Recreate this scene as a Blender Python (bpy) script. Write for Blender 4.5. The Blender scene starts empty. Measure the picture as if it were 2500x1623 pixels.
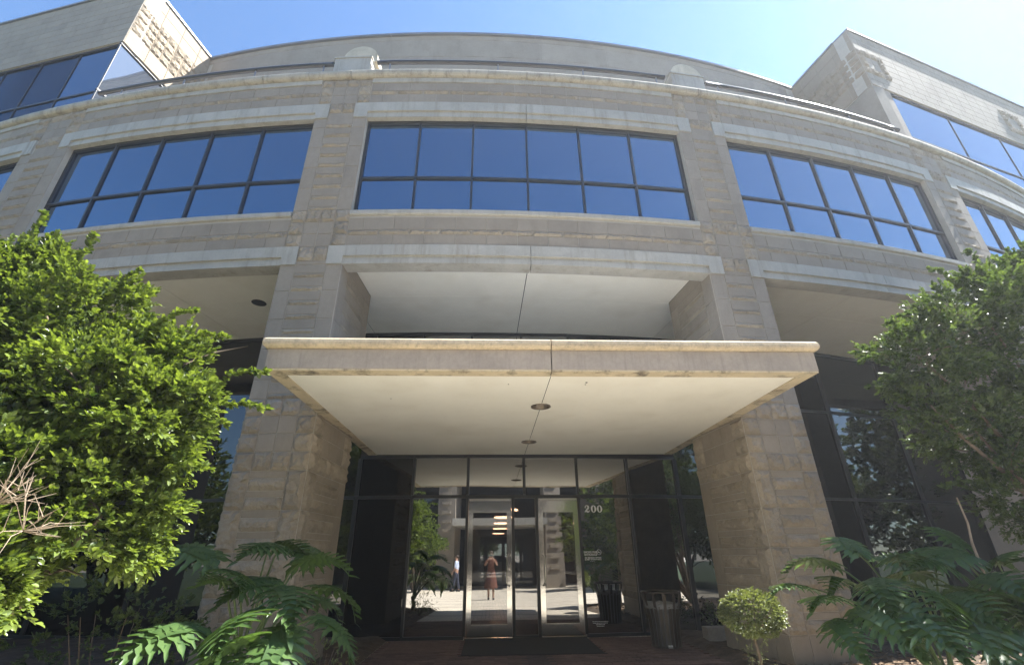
import bpy, math, random
import numpy as np
from mathutils import Vector, Matrix
S = bpy.context.scene
COL = S.collection
rad, sin, cos, PI = math.radians, math.sin, math.cos, math.pi

# ------------------------------------------------------------------ camera
EYE = 1.45
cam = bpy.data.cameras.new('camera')
camo = bpy.data.objects.new('camera', cam)
COL.objects.link(camo)
cam.sensor_width = 36
cam.lens = 36 * 1153.741 / 2500
cam.clip_start = 0.02
cam.clip_end = 3000
YAW, PITCH, ROLL = rad(2.576), rad(25.2), rad(-0.613)
camo.matrix_world = (Matrix.Translation((-0.67, 0, EYE)) @ Matrix.Rotation(-YAW, 4, 'Z')
                     @ Matrix.Rotation(PI / 2 + PITCH, 4, 'X') @ Matrix.Rotation(ROLL, 4, 'Z'))
S.camera = camo

# ------------------------------------------------------------------ sky, sun, exposure
SUN_AZ, SUN_EL = rad(78), rad(52)
W = bpy.data.worlds.new('World')
S.world = W
W.use_nodes = True
nt = W.node_tree
nt.nodes.clear()
sky = nt.nodes.new('ShaderNodeTexSky')
sky.sky_type = 'NISHITA'
sky.sun_disc = False
sky.sun_elevation = SUN_EL
sky.sun_rotation = SUN_AZ
sky.air_density = 1.0
sky.dust_density = 0.25
sky.ozone_density = 3.5
bg = nt.nodes.new('ShaderNodeBackground')
bg.inputs['Strength'].default_value = 0.075
wo = nt.nodes.new('ShaderNodeOutputWorld')
tint = nt.nodes.new('ShaderNodeVectorMath')
tint.operation = 'MULTIPLY'
tint.inputs[1].default_value = (.84, 1.0, 1.10)
nt.links.new(sky.outputs[0], tint.inputs[0])
nt.links.new(tint.outputs[0], bg.inputs[0])
nt.links.new(bg.outputs[0], wo.inputs[0])
sl = bpy.data.lights.new('sun', 'SUN')
sl.energy = 5.0
sl.angle = rad(0.53)
sl.color = (1, 0.97, 0.91)
so = bpy.data.objects.new('sun', sl)
COL.objects.link(so)
sd = Vector((sin(SUN_AZ) * cos(SUN_EL), cos(SUN_AZ) * cos(SUN_EL), sin(SUN_EL)))
so.rotation_euler = sd.to_track_quat('Z', 'Y').to_euler()
so.location = (20, 5, 30)
S.view_settings.view_transform = 'Standard'
S.view_settings.look = 'None'
S.view_settings.gamma = 1
S.view_settings.use_curve_mapping = False
S.view_settings.exposure = 2.0
S.render.engine = 'CYCLES'
S.cycles.max_bounces = 9
S.cycles.diffuse_bounces = 5
S.cycles.glossy_bounces = 5
S.cycles.transparent_max_bounces = 8

rng = random.Random(7)


# ------------------------------------------------------------------ materials
class M:
    pass


def mat(name, base, rough=0.7, noise=None, streak=None, bump=None, vary=0.0, metal=0.0, ior=None, speck=None, trans=0.0, coat=0.0):
    """noise=(scale, amount) tone mottling; streak=(scale, colour, amount) runs of dirt; bump=(scale, distance)"""
    m = bpy.data.materials.new(name)
    m.use_nodes = True
    n = m.node_tree
    L = n.links.new
    b = n.nodes['Principled BSDF']
    b.inputs['Roughness'].default_value = rough
    b.inputs['Metallic'].default_value = metal
    if ior:
        b.inputs['IOR'].default_value = ior
    if coat:
        b.inputs['Coat Weight'].default_value = coat
    geo = n.nodes.new('ShaderNodeNewGeometry')
    rgb = n.nodes.new('ShaderNodeRGB')
    rgb.outputs[0].default_value = (*base, 1)
    cur = rgb.outputs[0]

    def mul(cur, fac, lo, hi):
        mr = n.nodes.new('ShaderNodeMapRange')
        mr.inputs['To Min'].default_value = lo
        mr.inputs['To Max'].default_value = hi
        L(fac, mr.inputs['Value'])
        v = n.nodes.new('ShaderNodeVectorMath')
        v.operation = 'SCALE'
        L(cur, v.inputs[0])
        L(mr.outputs[0], v.inputs['Scale'])
        return v.outputs[0]

    def ntex(scale, detail=4, vec=None, ro=0.6):
        t = n.nodes.new('ShaderNodeTexNoise')
        t.inputs['Scale'].default_value = scale
        t.inputs['Detail'].default_value = detail
        t.inputs['Roughness'].default_value = ro
        L(vec or geo.outputs['Position'], t.inputs['Vector'])
        return t.outputs['Fac']
    if vary:
        oi = n.nodes.new('ShaderNodeObjectInfo')
        cur = mul(cur, oi.outputs['Random'], 1 - vary, 1 + vary)
    if noise:
        f = ntex(noise[0])
        cr = n.nodes.new('ShaderNodeMapRange')
        cr.inputs['From Min'].default_value = 0.3
        cr.inputs['From Max'].default_value = 0.7
        L(f, cr.inputs['Value'])
        cur = mul(cur, cr.outputs[0], 1 - noise[1], 1 + noise[1])
        f = ntex(noise[0] * 12, 3)
        cr = n.nodes.new('ShaderNodeMapRange')
        cr.inputs['From Min'].default_value = 0.3
        cr.inputs['From Max'].default_value = 0.7
        L(f, cr.inputs['Value'])
        cur = mul(cur, cr.outputs[0], 1 - noise[1] * .5, 1 + noise[1] * .5)
    if streak:
        mp = n.nodes.new('ShaderNodeVectorMath')
        mp.operation = 'MULTIPLY'
        mp.inputs[1].default_value = (1, 1, streak[3] if len(streak) > 3 else 0.08)
        L(geo.outputs['Position'], mp.inputs[0])
        f = ntex(streak[0], 6, mp.outputs[0], 0.7)
        cr = n.nodes.new('ShaderNodeMapRange')
        cr.inputs['From Min'].default_value = 0.5
        cr.inputs['From Max'].default_value = 0.72
        cr.inputs['To Max'].default_value = streak[2]
        L(f, cr.inputs['Value'])
        mx = n.nodes.new('ShaderNodeMix')
        mx.data_type = 'RGBA'
        L(cr.outputs[0], mx.inputs[0])
        L(cur, mx.inputs[6])
        mx.inputs[7].default_value = (*streak[1], 1)
        cur = mx.outputs[2]
    if speck:
        v = n.nodes.new('ShaderNodeTexVoronoi')
        v.inputs['Scale'].default_value = speck[0]
        L(geo.outputs['Position'], v.inputs['Vector'])
        cur = mul(cur, v.outputs['Distance'], 1 - speck[1], 1 + speck[1])
    L(cur, b.inputs['Base Color'])
    if bump:
        f = ntex(bump[0], 6)
        bp = n.nodes.new('ShaderNodeBump')
        bp.inputs['Distance'].default_value = bump[1]
        bp.inputs['Strength'].default_value = 1
        L(f, bp.inputs['Height'])
        L(bp.outputs[0], b.inputs['Normal'])
    return m


M.smooth = mat('sawn sandstone', (.305, .26, .208), .85, (1.2, .08), streak=(2.6, (.17, .145, .12), .35, .35), bump=(90, .002), vary=.05)
M.rough = mat('split sandstone', (.325, .277, .216), .9, (3, .16), bump=(13, .035), vary=.10)
M.mortar = mat('mortar', (.43, .39, .33), .95, (5, .08))
M.lintel = mat('cast stone', (.41, .393, .352), .8, (2.2, .10), streak=(5, (.25, .22, .17), .7), bump=(60, .002))
M.mould = mat('cast stone moulding', (.50, .45, .35), .8, (2.5, .12), streak=(6, (.28, .24, .17), .6), bump=(60, .002))
M.cornice = mat('weathered cornice stone', (.41, .37, .30), .85, (2.5, .18), streak=(7, (.15, .13, .10), .75, .15), bump=(50, .004))
M.fascia = mat('canopy fascia stone', (.38, .33, .285), .85, (2.0, .12), streak=(14, (.24, .21, .185), .5, .10), bump=(80, .003))
M.bull = mat('canopy bullnose stone', (.55, .45, .31), .85, (3, .18), streak=(16, (.17, .15, .13), .55, .8), bump=(70, .004))
M.lip = mat('canopy lip plaster', (.58, .49, .34), .85, (3, .1), streak=(4.5, (.07, .06, .05), .95, .6), bump=(60, .003))
M.soffit = mat('cream plaster soffit', (.88, .86, .78), .9, (.6, .035), streak=(.9, (.70, .66, .56), .5, 1), bump=(120, .001))
M.wingst = mat('wing sandstone', (.30, .245, .18), .85, (1.0, .08), bump=(90, .002), vary=.04)
M.wingrough = mat('wing split sandstone', (.30, .245, .18), .9, (3, .12), bump=(45, .008), vary=.06)
M.frame = mat('dark bronze metal', (.022, .024, .028), .42, metal=.0)
M.metal = mat('dark railing metal', (.04, .042, .05), .3, metal=.3)
M.coping = mat('grey metal coping', (.22, .225, .24), .45, metal=.4)
M.black = mat('black void', (.012, .012, .013), .9)
M.chrome = mat('polished steel', (.66, .65, .62), .11, metal=1.0, bump=(3, .002))
M.steel = mat('brushed steel handle', (.62, .60, .56), .18, metal=1.0)
M.white = mat('white vinyl', (.78, .78, .76), .6)
M.bark = mat('bark', (.17, .13, .095), .9, (9, .25), bump=(60, .006))
M.twig = mat('dry twig', (.33, .26, .19), .9, (9, .2))
M.soil = mat('mulch soil', (.09, .065, .045), 1, (6, .4), bump=(25, .02))
M.litter = mat('dry leaf litter', (.22, .15, .09), .9, vary=.2, noise=(20, .4))
M.matrub = mat('black rubber mat', (.018, .019, .021), .85, (20, .2), bump=(160, .003))
M.brick = mat('red paving brick', (.115, .072, .060), .85, (5, .2), bump=(70, .003), vary=.3)
M.dbrick = mat('dark paving brick', (.06, .045, .045), .85, (5, .2), bump=(70, .003), vary=.2)
M.conc = mat('concrete', (.38, .36, .33), .9, (3, .15), bump=(50, .003))
M.binm = mat('bin steel', (.10, .085, .072), .42, (6, .2), metal=.55)
M.liner = mat('grey plastic liner', (.25, .25, .25), .25, bump=(9, .02))
M.lobby = mat('lobby wall', (.10, .085, .07), .6)
M.lobbyf = mat('lobby floor', (.12, .10, .085), .25)
M.skin = mat('skin', (.42, .25, .18), .5)
M.shirt = mat('light blue shirt', (.50, .57, .75), .8)
M.navy = mat('navy trousers', (.03, .035, .06), .8)
M.dress = mat('rust brown dress', (.13, .045, .026), .8)
M.hair = mat('brown hair', (.05, .03, .02), .6)
M.carp = mat('white car paint', (.75, .75, .73), .25, coat=.8)
M.tyre = mat('tyre rubber', (.02, .02, .02), .8)


def glass_mat(name, f0ior, tint, see=0.0, wav=.0006, spec=None):
    m = bpy.data.materials.new(name)
    m.use_nodes = True
    n = m.node_tree
    L = n.links.new
    b = n.nodes['Principled BSDF']
    b.inputs['Base Color'].default_value = (*tint, 1)
    b.inputs['Roughness'].default_value = 0.012
    b.inputs['IOR'].default_value = f0ior
    if spec:
        b.inputs['Specular Tint'].default_value = (*spec, 1)
    geo = n.nodes.new('ShaderNodeNewGeometry')
    t = n.nodes.new('ShaderNodeTexNoise')
    t.inputs['Scale'].default_value = 0.9
    t.inputs['Detail'].default_value = 0
    L(geo.outputs['Position'], t.inputs['Vector'])
    bp = n.nodes.new('ShaderNodeBump')
    bp.inputs['Distance'].default_value = wav * 10
    bp.inputs['Strength'].default_value = .5
    L(t.outputs['Fac'], bp.inputs['Height'])
    L(bp.outputs[0], b.inputs['Normal'])
    if see:
        tr = n.nodes.new('ShaderNodeBsdfTransparent')
        tr.inputs[0].default_value = (.8, .8, .8, 1)
        mx = n.nodes.new('ShaderNodeMixShader')
        mx.inputs[0].default_value = see
        L(b.outputs[0], mx.inputs[1])
        L(tr.outputs[0], mx.inputs[2])
        L(mx.outputs[0], n.nodes['Material Output'].inputs[0])
    return m


M.glassu = glass_mat('blue tinted window glass', 3.2, (.004, .010, .03), wav=.0003, spec=(.50, .76, 1.0))
M.glassd = glass_mat('dark tinted glass', 1.72, (.004, .005, .006), wav=.0005)
M.glasse = glass_mat('dark entrance glass', 4.4, (.003, .0035, .004), see=.0, wav=.0005)
M.glasst = glass_mat('tinted door glass', 4.4, (.003, .0035, .004), see=.38, wav=.0005)
M.glassm = glass_mat('mirrored wing glass', 3.2, (.05, .06, .08), wav=.002)


def emis(name, col, st):
    m = bpy.data.materials.new(name)
    m.use_nodes = True
    b = m.node_tree.nodes['Principled BSDF']
    b.inputs['Base Color'].default_value = (*col, 1)
    b.inputs['Emission Color'].default_value = (*col, 1)
    b.inputs['Emission Strength'].default_value = st
    return m


M.lamp = emis('lit lobby lamp', (1, .55, .32), 7.0)


def leaf_mat(name, dark, light, rough=.35, trans=.35, spec=.5):
    m = bpy.data.materials.new(name)
    m.use_nodes = True
    n = m.node_tree
    L = n.links.new
    b = n.nodes['Principled BSDF']
    at = n.nodes.new('ShaderNodeAttribute')
    at.attribute_name = 'tone'
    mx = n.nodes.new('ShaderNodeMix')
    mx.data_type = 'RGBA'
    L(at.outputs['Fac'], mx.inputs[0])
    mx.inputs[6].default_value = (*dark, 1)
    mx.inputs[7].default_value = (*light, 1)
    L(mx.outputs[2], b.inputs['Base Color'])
    b.inputs['Roughness'].default_value = rough
    b.inputs['Specular IOR Level'].default_value = spec
    tl = n.nodes.new('ShaderNodeBsdfTranslucent')
    vm = n.nodes.new('ShaderNodeVectorMath')
    vm.operation = 'MULTIPLY'
    vm.inputs[1].default_value = (1.5, 1.5, .6)
    L(mx.outputs[2], vm.inputs[0])
    L(vm.outputs[0], tl.inputs[0])
    ms = n.nodes.new('ShaderNodeMixShader')
    ms.inputs[0].default_value = trans
    L(b.outputs[0], ms.inputs[1])
    L(tl.outputs[0], ms.inputs[2])
    L(ms.outputs[0], n.nodes['Material Output'].inputs[0])
    return m


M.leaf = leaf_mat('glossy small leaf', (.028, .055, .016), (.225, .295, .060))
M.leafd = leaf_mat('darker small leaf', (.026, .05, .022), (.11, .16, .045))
M.philo = leaf_mat('large lobed leaf', (.032, .072, .026), (.085, .15, .042), rough=.38, trans=.25, spec=.45)
M.ball = leaf_mat('clipped bush leaf', (.06, .08, .03), (.32, .36, .18), rough=.45)


# ------------------------------------------------------------------ object helpers
def tag(o, label=None, cat=None, group=None, kind=None):
    if label:
        o['label'] = label
    if cat:
        o['category'] = cat
    if group:
        o['group'] = group
    if kind:
        o['kind'] = kind
    return o


BASE = {}


def thing(name, loc, label, cat, group=None, rotz=0):
    o = bpy.data.objects.new(name, None)
    COL.objects.link(o)
    o.location = loc
    o.rotation_euler.z = rotz
    o.empty_display_size = .3
    BASE[o] = Vector(loc)
    return tag(o, label, cat, group)


def link(name, me, parent=None, loc=(0, 0, 0), rotz=0, world=True):
    """world: coordinates are scene coordinates, shifted for a parent that is a thing's Empty"""
    o = bpy.data.objects.new(name, me)
    COL.objects.link(o)
    loc = Vector(loc)
    if parent is not None:
        o.parent = parent
        if world and parent in BASE:
            loc = loc - BASE[parent]
    o.location = loc
    o.rotation_euler.z = rotz
    return o


def mesh(name, vs, fs, m, smooth=False):
    me = bpy.data.meshes.new(name)
    me.from_pydata([tuple(v) for v in vs], [], fs)
    for k in (m if isinstance(m, (list, tuple)) else [m]):
        me.materials.append(k)
    if smooth:
        me.polygons.foreach_set('use_smooth', [True] * len(me.polygons))
    me.update()
    return me


class MB:
    def __init__(self):
        self.v, self.f, self.mi = [], [], []

    def add(self, vs, fs, mi=0):
        k = len(self.v)
        self.v += [tuple(v) for v in vs]
        self.f += [tuple(i + k for i in f) for f in fs]
        self.mi += [mi] * len(fs)

    def box(self, x0, x1, y0, y1, z0, z1, mi=0, T=None):
        vs = [Vector((x, y, z)) for z in (z0, z1) for y in (y0, y1) for x in (x0, x1)]
        if T:
            vs = [T @ v for v in vs]
        self.add(vs, [(0, 2, 3, 1), (4, 5, 7, 6), (0, 1, 5, 4), (2, 6, 7, 3), (0, 4, 6, 2), (1, 3, 7, 5)], mi)

    def tube(self, pts, r, n=8, cap=True, mi=0):
        pts = [Vector(p) for p in pts]
        rs = r if isinstance(r, (list, tuple)) else [r] * len(pts)
        k = len(self.v)
        up = None
        for i, p in enumerate(pts):
            d = (pts[min(i + 1, len(pts) - 1)] - pts[max(i - 1, 0)]).normalized()
            if up is None:
                up = Vector((0, 0, 1)) if abs(d.z) < .9 else Vector((1, 0, 0))
            a = d.cross(up).normalized()
            b = a.cross(d).normalized()
            up = b
            for j in range(n):
                t = 2 * PI * j / n
                self.v.append(tuple(p + (a * cos(t) + b * sin(t)) * rs[i]))
        for i in range(len(pts) - 1):
            for j in range(n):
                j2 = (j + 1) % n
                self.f.append((k + i * n + j, k + i * n + j2, k + (i + 1) * n + j2, k + (i + 1) * n + j))
                self.mi.append(mi)
        if cap:
            self.f.append(tuple(k + j for j in range(n)))
            self.f.append(tuple(k + (len(pts) - 1) * n + j for j in reversed(range(n))))
            self.mi += [mi, mi]

    def lathe(self, prof, n=32, c=(0, 0), mi=0, closed=False):
        k = len(self.v)
        m_ = len(prof)
        for r, z in prof:
            for j in range(n):
                t = 2 * PI * j / n
                self.v.append((c[0] + r * cos(t), c[1] + r * sin(t), z))
        for i in range(m_ if closed else m_ - 1):
            i2 = (i + 1) % m_
            for j in range(n):
                j2 = (j + 1) % n
                self.f.append((k + i * n + j, k + i * n + j2, k + i2 * n + j2, k + i2 * n + j))
                self.mi.append(mi)

    def build(self, name, m, parent=None, loc=(0, 0, 0), rotz=0, smooth=False, world=True):
        me = mesh(name, self.v, self.f, m, smooth)
        if any(self.mi):
            me.polygons.foreach_set('material_index', self.mi)
        return link(name, me, parent, loc, rotz, world)


# ------------------------------------------------------------------ the facade's own coordinates
R, CX, CY = 40.911, -0.899, 48.087


def cyl(s):
    ph = s / R
    return (lambda off, z: Vector((CX + (R + off) * sin(ph), CY - (R + off) * cos(ph), z))), ph


def plane(o, rot):
    o = Vector((o[0], o[1], 0))
    xa = Vector((cos(rot), sin(rot), 0))
    ya = Vector((-sin(rot), cos(rot), 0))
    return lambda u: ((lambda off, z: o + xa * u - ya * off + Vector((0, 0, z))), rot)


def sweep(name, fr, u0, u1, n, prof, m, parent=None, smooth=False):
    """closed profile of (off, z) swept along frame fr"""
    vs, fs = [], []
    k = len(prof)
    for i in range(n + 1):
        p, _ = fr(u0 + (u1 - u0) * i / n)
        vs += [p(a, b) for a, b in prof]
    for i in range(n):
        for j in range(k):
            j2 = (j + 1) % k
            fs.append((i * k + j, (i + 1) * k + j, (i + 1) * k + j2, i * k + j2))
    fs.append(tuple(range(k)))
    fs.append(tuple(n * k + j for j in reversed(range(k))))
    me = mesh(name, vs, fs, m, smooth)
    import bmesh
    b = bmesh.new()
    b.from_mesh(me)
    bmesh.ops.recalc_face_normals(b, faces=b.faces)
    b.to_mesh(me)
    b.free()
    return link(name, me, parent)


def rect(o0, o1, z0, z1):
    return [(o1, z0), (o0, z0), (o0, z1), (o1, z1)]


def seg(u0, u1, step=.6):
    return max(1, int(abs(u1 - u0) / step + .5))


_blk = {}


def block_mesh(w, h, kind, m):
    key = (round(w, 3), round(h, 3), kind, m.name)
    if key not in _blk:
        _blk[key] = []
        for v in range(1 if kind == 'smooth' else 5):
            a, b = w / 2 - .0045, h / 2 - .0045
            if kind == 'smooth':
                c = .004
                vs = [(-a, .02, -b), (a, .02, -b), (a, .02, b), (-a, .02, b), (-a, -.008 + c, -b), (a, -.008 + c, -b), (a, -.008 + c, b), (-a, -.008 + c, b),
                      (-a + c, -.008, -b + c), (a - c, -.008, -b + c), (a - c, -.008, b - c), (-a + c, -.008, b - c)]
                fs = [(8, 9, 10, 11)] + [(4 + i, 4 + (i + 1) % 4, 8 + (i + 1) % 4, 8 + i) for i in range(4)] + [(i, (i + 1) % 4, 4 + (i + 1) % 4, 4 + i) for i in range(4)]
            else:
                nx = max(4, min(11, int(w / .048)))
                nz = max(2, min(10, int(h / .048)))
                r = random.Random(v * 31 + int(w * 100) + int(h * 1000))
                amp = min(.048, .020 + .10 * min(w, h))
                vs, fs = [], []
                tilt = (r.uniform(-.5, .5), r.uniform(-.5, .5))
                for j in range(nz + 1):
                    for i in range(nx + 1):
                        x, z = -a + 2 * a * i / nx, -b + 2 * b * j / nz
                        e = i in (0, nx) or j in (0, nz)
                        if e:
                            y = -.006
                        else:
                            y = -.012 - amp * (.35 + .65 * r.random() + .3 * (tilt[0] * x / a + tilt[1] * z / b))
                            x += r.uniform(-.3, .3) * 2 * a / nx
                            z += r.uniform(-.3, .3) * 2 * b / nz
                        vs.append((x, y, z))
                for j in range(nz):
                    for i in range(nx):
                        q = j * (nx + 1) + i
                        if r.random() < .5:
                            fs += [(q, q + 1, q + nx + 2), (q, q + nx + 2, q + nx + 1)]
                        else:
                            fs += [(q, q + 1, q + nx + 1), (q + 1, q + nx + 2, q + nx + 1)]
                k = len(vs)
                vs += [(-a, .02, -b), (a, .02, -b), (a, .02, b), (-a, .02, b)]
                top = nz * (nx + 1)
                fs += [(k, k + 1) + tuple(range(nx, -1, -1)), tuple(range(top, top + nx + 1)) + (k + 2, k + 3),
                       tuple([k + 3, k] + [j * (nx + 1) for j in range(nz + 1)]), tuple([k + 1, k + 2] + [j * (nx + 1) + nx for j in range(nz, -1, -1)])]
            _blk[key].append(mesh('stone_block', vs, fs, m))
    return rng.choice(_blk[key])


def block(parent, fr, u0, u1, z0, z1, kind='smooth', m=None):
    m = m or (M.smooth if kind == 'smooth' else M.rough)
    p, rot = fr((u0 + u1) / 2)
    me = block_mesh(abs(u1 - u0), z1 - z0, kind, m)
    return link('smooth_block' if kind == 'smooth' else 'rough_block', me, parent, p(0, (z0 + z1) / 2), rot)


# ------------------------------------------------------------------ ground
def gz(y):
    return 0.0 if y > 7.5 else (max(y, -12) - 7.5) * .0185


def ground_mat():
    m = bpy.data.materials.new('sunlit courtyard pavers')
    m.use_nodes = True
    n = m.node_tree
    L = n.links.new
    b = n.nodes['Principled BSDF']
    b.inputs['Roughness'].default_value = .85
    geo = n.nodes.new('ShaderNodeNewGeometry')
    br = n.nodes.new('ShaderNodeTexBrick')
    br.inputs['Scale'].default_value = 1
    br.inputs['Brick Width'].default_value = .2
    br.inputs['Row Height'].default_value = .1
    br.inputs['Mortar Size'].default_value = .006
    br.inputs['Color1'].default_value = (.56, .50, .40, 1)
    br.inputs['Color2'].default_value = (.64, .57, .46, 1)
    br.inputs['Mortar'].default_value = (.16, .13, .10, 1)
    L(geo.outputs['Position'], br.inputs['Vector'])
    wv = n.nodes.new('ShaderNodeTexNoise')
    wv.inputs['Scale'].default_value = .7
    wv.inputs['Detail'].default_value = 6
    L(geo.outputs['Position'], wv.inputs['Vector'])
    mr = n.nodes.new('ShaderNodeMapRange')
    mr.inputs['To Min'].default_value = .75
    mr.inputs['To Max'].default_value = 1.2
    L(wv.outputs['Fac'], mr.inputs['Value'])
    # darker bands across the court every 1.6 m
    sp = n.nodes.new('ShaderNodeSeparateXYZ')
    L(geo.outputs['Position'], sp.inputs[0])
    md = n.nodes.new('ShaderNodeMath')
    md.operation = 'PINGPONG'
    md.inputs[1].default_value = .8
    L(sp.outputs['Y'], md.inputs[0])
    lt = n.nodes.new('ShaderNodeMath')
    lt.operation = 'LESS_THAN'
    lt.inputs[1].default_value = .07
    L(md.outputs[0], lt.inputs[0])
    m2 = n.nodes.new('ShaderNodeMath')
    m2.operation = 'MULTIPLY_ADD'
    m2.inputs[1].default_value = -.45
    L(lt.outputs[0], m2.inputs[0])
    L(mr.outputs[0], m2.inputs[2])
    vm = n.nodes.new('ShaderNodeVectorMath')
    vm.operation = 'SCALE'
    L(br.outputs['Color'], vm.inputs[0])
    L(m2.outputs[0], vm.inputs['Scale'])
    L(vm.outputs[0], b.inputs['Base Color'])
    return m


M.pav = ground_mat()
ys = [-900, -60, -12, 7.5, 60, 900]
vs = [(x, y, gz(y)) for y in ys for x in (-900, 900)]
tag(link('ground', mesh('ground', vs, [(2 * i, 2 * i + 1, 2 * i + 3, 2 * i + 2) for i in range(5)], M.pav)), kind='structure')

# ------------------------------------------------------------------ the office building
B = thing('office_building', (0, 8.5, 0), 'curved sandstone office building with blue tinted windows and a flat entrance canopy', 'office building')
ZS = 6.46            # soffit of the recess
GO = -3.5            # ground floor glass, behind the facade


def middle_col(P, fr, a, b, z0, z1, rh=.085, per=.2725):
    """alternating tall smooth and thin rough stones, rough at the foot of each"""
    z = z0
    while z < z1 - .02:
        zz = min(z + per, z1)
        block(P, fr, a, b, z, z + rh, 'rough')
        if zz - z - rh > .03:
            block(P, fr, a, b, z + rh, zz)
        z += per


def pier(s, w, full=True, inner=0, detail=True):
    """w: face width. inner: +1 / -1, side faces shown"""
    a, b = s - w / 2, s + w / 2
    P = sweep('pier', cyl, a, b, 4, rect(-1.65, -.001, 0, ZS), M.mortar, B)
    sweep('pier_core', cyl, a, b, 4, rect(-.45, -.001, ZS, 11.055), M.mortar, P)
    if not detail:
        return P
    c = [a, a + w / 4, a + w / 2, a + 3 * w / 4, b]
    row4 = lambda z0, z1, k='rrrr': [block(P, cyl, c[i], c[i + 1], z0, z1, 'rough' if k[i] == 'r' else 'smooth') for i in range(4)]
    low = full
    if low:
        row4(0, .425, 'ssss')
        for z0 in (.425, .97, 1.515, 2.06):
            z1 = z0 + .545
            block(P, cyl, c[0], c[1], z0, z1, 'rough')
            block(P, cyl, c[3], c[4], z0, z1, 'rough')
            block(P, cyl, c[1], c[3], z0, z0 + .175, 'rough')
            block(P, cyl, c[1], c[3], z0 + .175, z0 + .265)
            block(P, cyl, c[1], c[3], z0 + .265, z0 + .445, 'rough')
            block(P, cyl, c[1], c[3], z0 + .445, z1)
        row4(2.605, 2.88)
        row4(2.88, 3.155, 'rssr')
        row4(3.155, 3.43, 'rssr')
        row4(3.43, 3.70)
    zs = [3.70, 4.01, 4.555, 5.10, 5.65, 6.19]
    for z0, z1 in zip(zs, zs[1:]):
        block(P, cyl, c[0], c[1], z0, z1)
        block(P, cyl, c[3], c[4], z0, z1)
        middle_col(P, cyl, c[1], c[3], z0, z1)
    block(P, cyl, c[1], c[3], 6.19, 6.275)
    block(P, cyl, c[1], c[2], 6.275, 6.575, 'rough')
    block(P, cyl, c[2], c[3], 6.275, 6.575, 'rough')
    row4(6.575, 6.86, 'rssr')
    row4(6.86, 7.14, 'rssr')
    row4(7.14, 7.41)
    zs = [7.41, 7.96, 8.505, 9.05, 9.595]
    for z0, z1 in zip(zs, zs[1:]):
        block(P, cyl, c[0], c[1], z0, z1)
        block(P, cyl, c[3], c[4], z0, z1)
        middle_col(P, cyl, c[1], c[3], z0, z1)
    block(P, cyl, c[0], c[1], 9.595, 9.87)
    block(P, cyl, c[3], c[4], 9.595, 9.87)
    block(P, cyl, c[1], c[3], 9.595, 9.68, 'rough')
    block(P, cyl, c[1], c[3], 9.68, 10.03)
    block(P, cyl, c[1], c[2], 10.03, 10.30, 'rough')
    block(P, cyl, c[2], c[3], 10.03, 10.30, 'rough')
    row4(10.30, 10.57, 'rssr')
    row4(10.57, 10.85, 'rssr')
    row4(10.85, 11.054)
    for sgn in (-1, 1):
        if not (inner == 2 or inner == sgn):
            continue
        p, ph = cyl(s + sgn * w / 2)
        o = p(0, 0)
        fr = plane((o.x, o.y), ph + sgn * PI / 2)
        U = [sgn * x for x in (0.006, .335, .664, .993, 1.322, 1.65)]
        D = 1.65
        e = [.006, .335, .664, .993, 1.322, D]

        def sb(i, j, z0, z1, k='smooth'):
            x0, x1 = e[i], e[j]
            if sgn < 0:
                x0, x1 = -x1, -x0
            block(P, fr, x0, x1, z0, z1, k)
        if low:
            for z0, z1, k in ((0, .425, 'sssss'), (2.605, 2.88, 'rrrrr'), (2.88, 3.155, 'rsssr'), (3.155, 3.43, 'rsssr'), (3.43, 3.70, 'rrrrr')):
                for i in range(5):
                    sb(i, i + 1, z0, z1, 'rough' if k[i] == 'r' else 'smooth')
            for z0 in (.425, .97, 1.515, 2.06):
                z1 = z0 + .545
                sb(0, 1, z0, z1, 'rough')
                sb(4, 5, z0, z1)
                sb(1, 4, z0, z0 + .175, 'rough')
                sb(1, 4, z0 + .175, z0 + .265)
                sb(1, 4, z0 + .265, z0 + .445, 'rough')
                sb(1, 4, z0 + .445, z1)
        zs = [3.70, 4.01, 4.555, 5.10, 5.65, 6.19]
        for z0, z1 in zip(zs, zs[1:]):
            sb(0, 1, z0, z1)
            sb(4, 5, z0, z1)
            z = z0
            while z < z1 - .02:
                sb(1, 4, z, z + .085, 'rough')
                if min(z + .2725, z1) - z > .12:
                    sb(1, 4, z + .085, min(z + .2725, z1))
                z += .2725
        sb(0, 5, 6.19, ZS - .002)
    return P


PC = [(-10.12, 1.38), (-3.04, 1.12), (4.86, 1.12), (11.80, 1.24)]
pier(*PC[0], full=False)
pier(*PC[1], inner=2)
pier(*PC[2], inner=2)
pier(*PC[3], full=False, inner=-1)
pier(-17.2, 1.3, detail=False)
pier(18.9, 1.3, detail=False)


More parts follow.
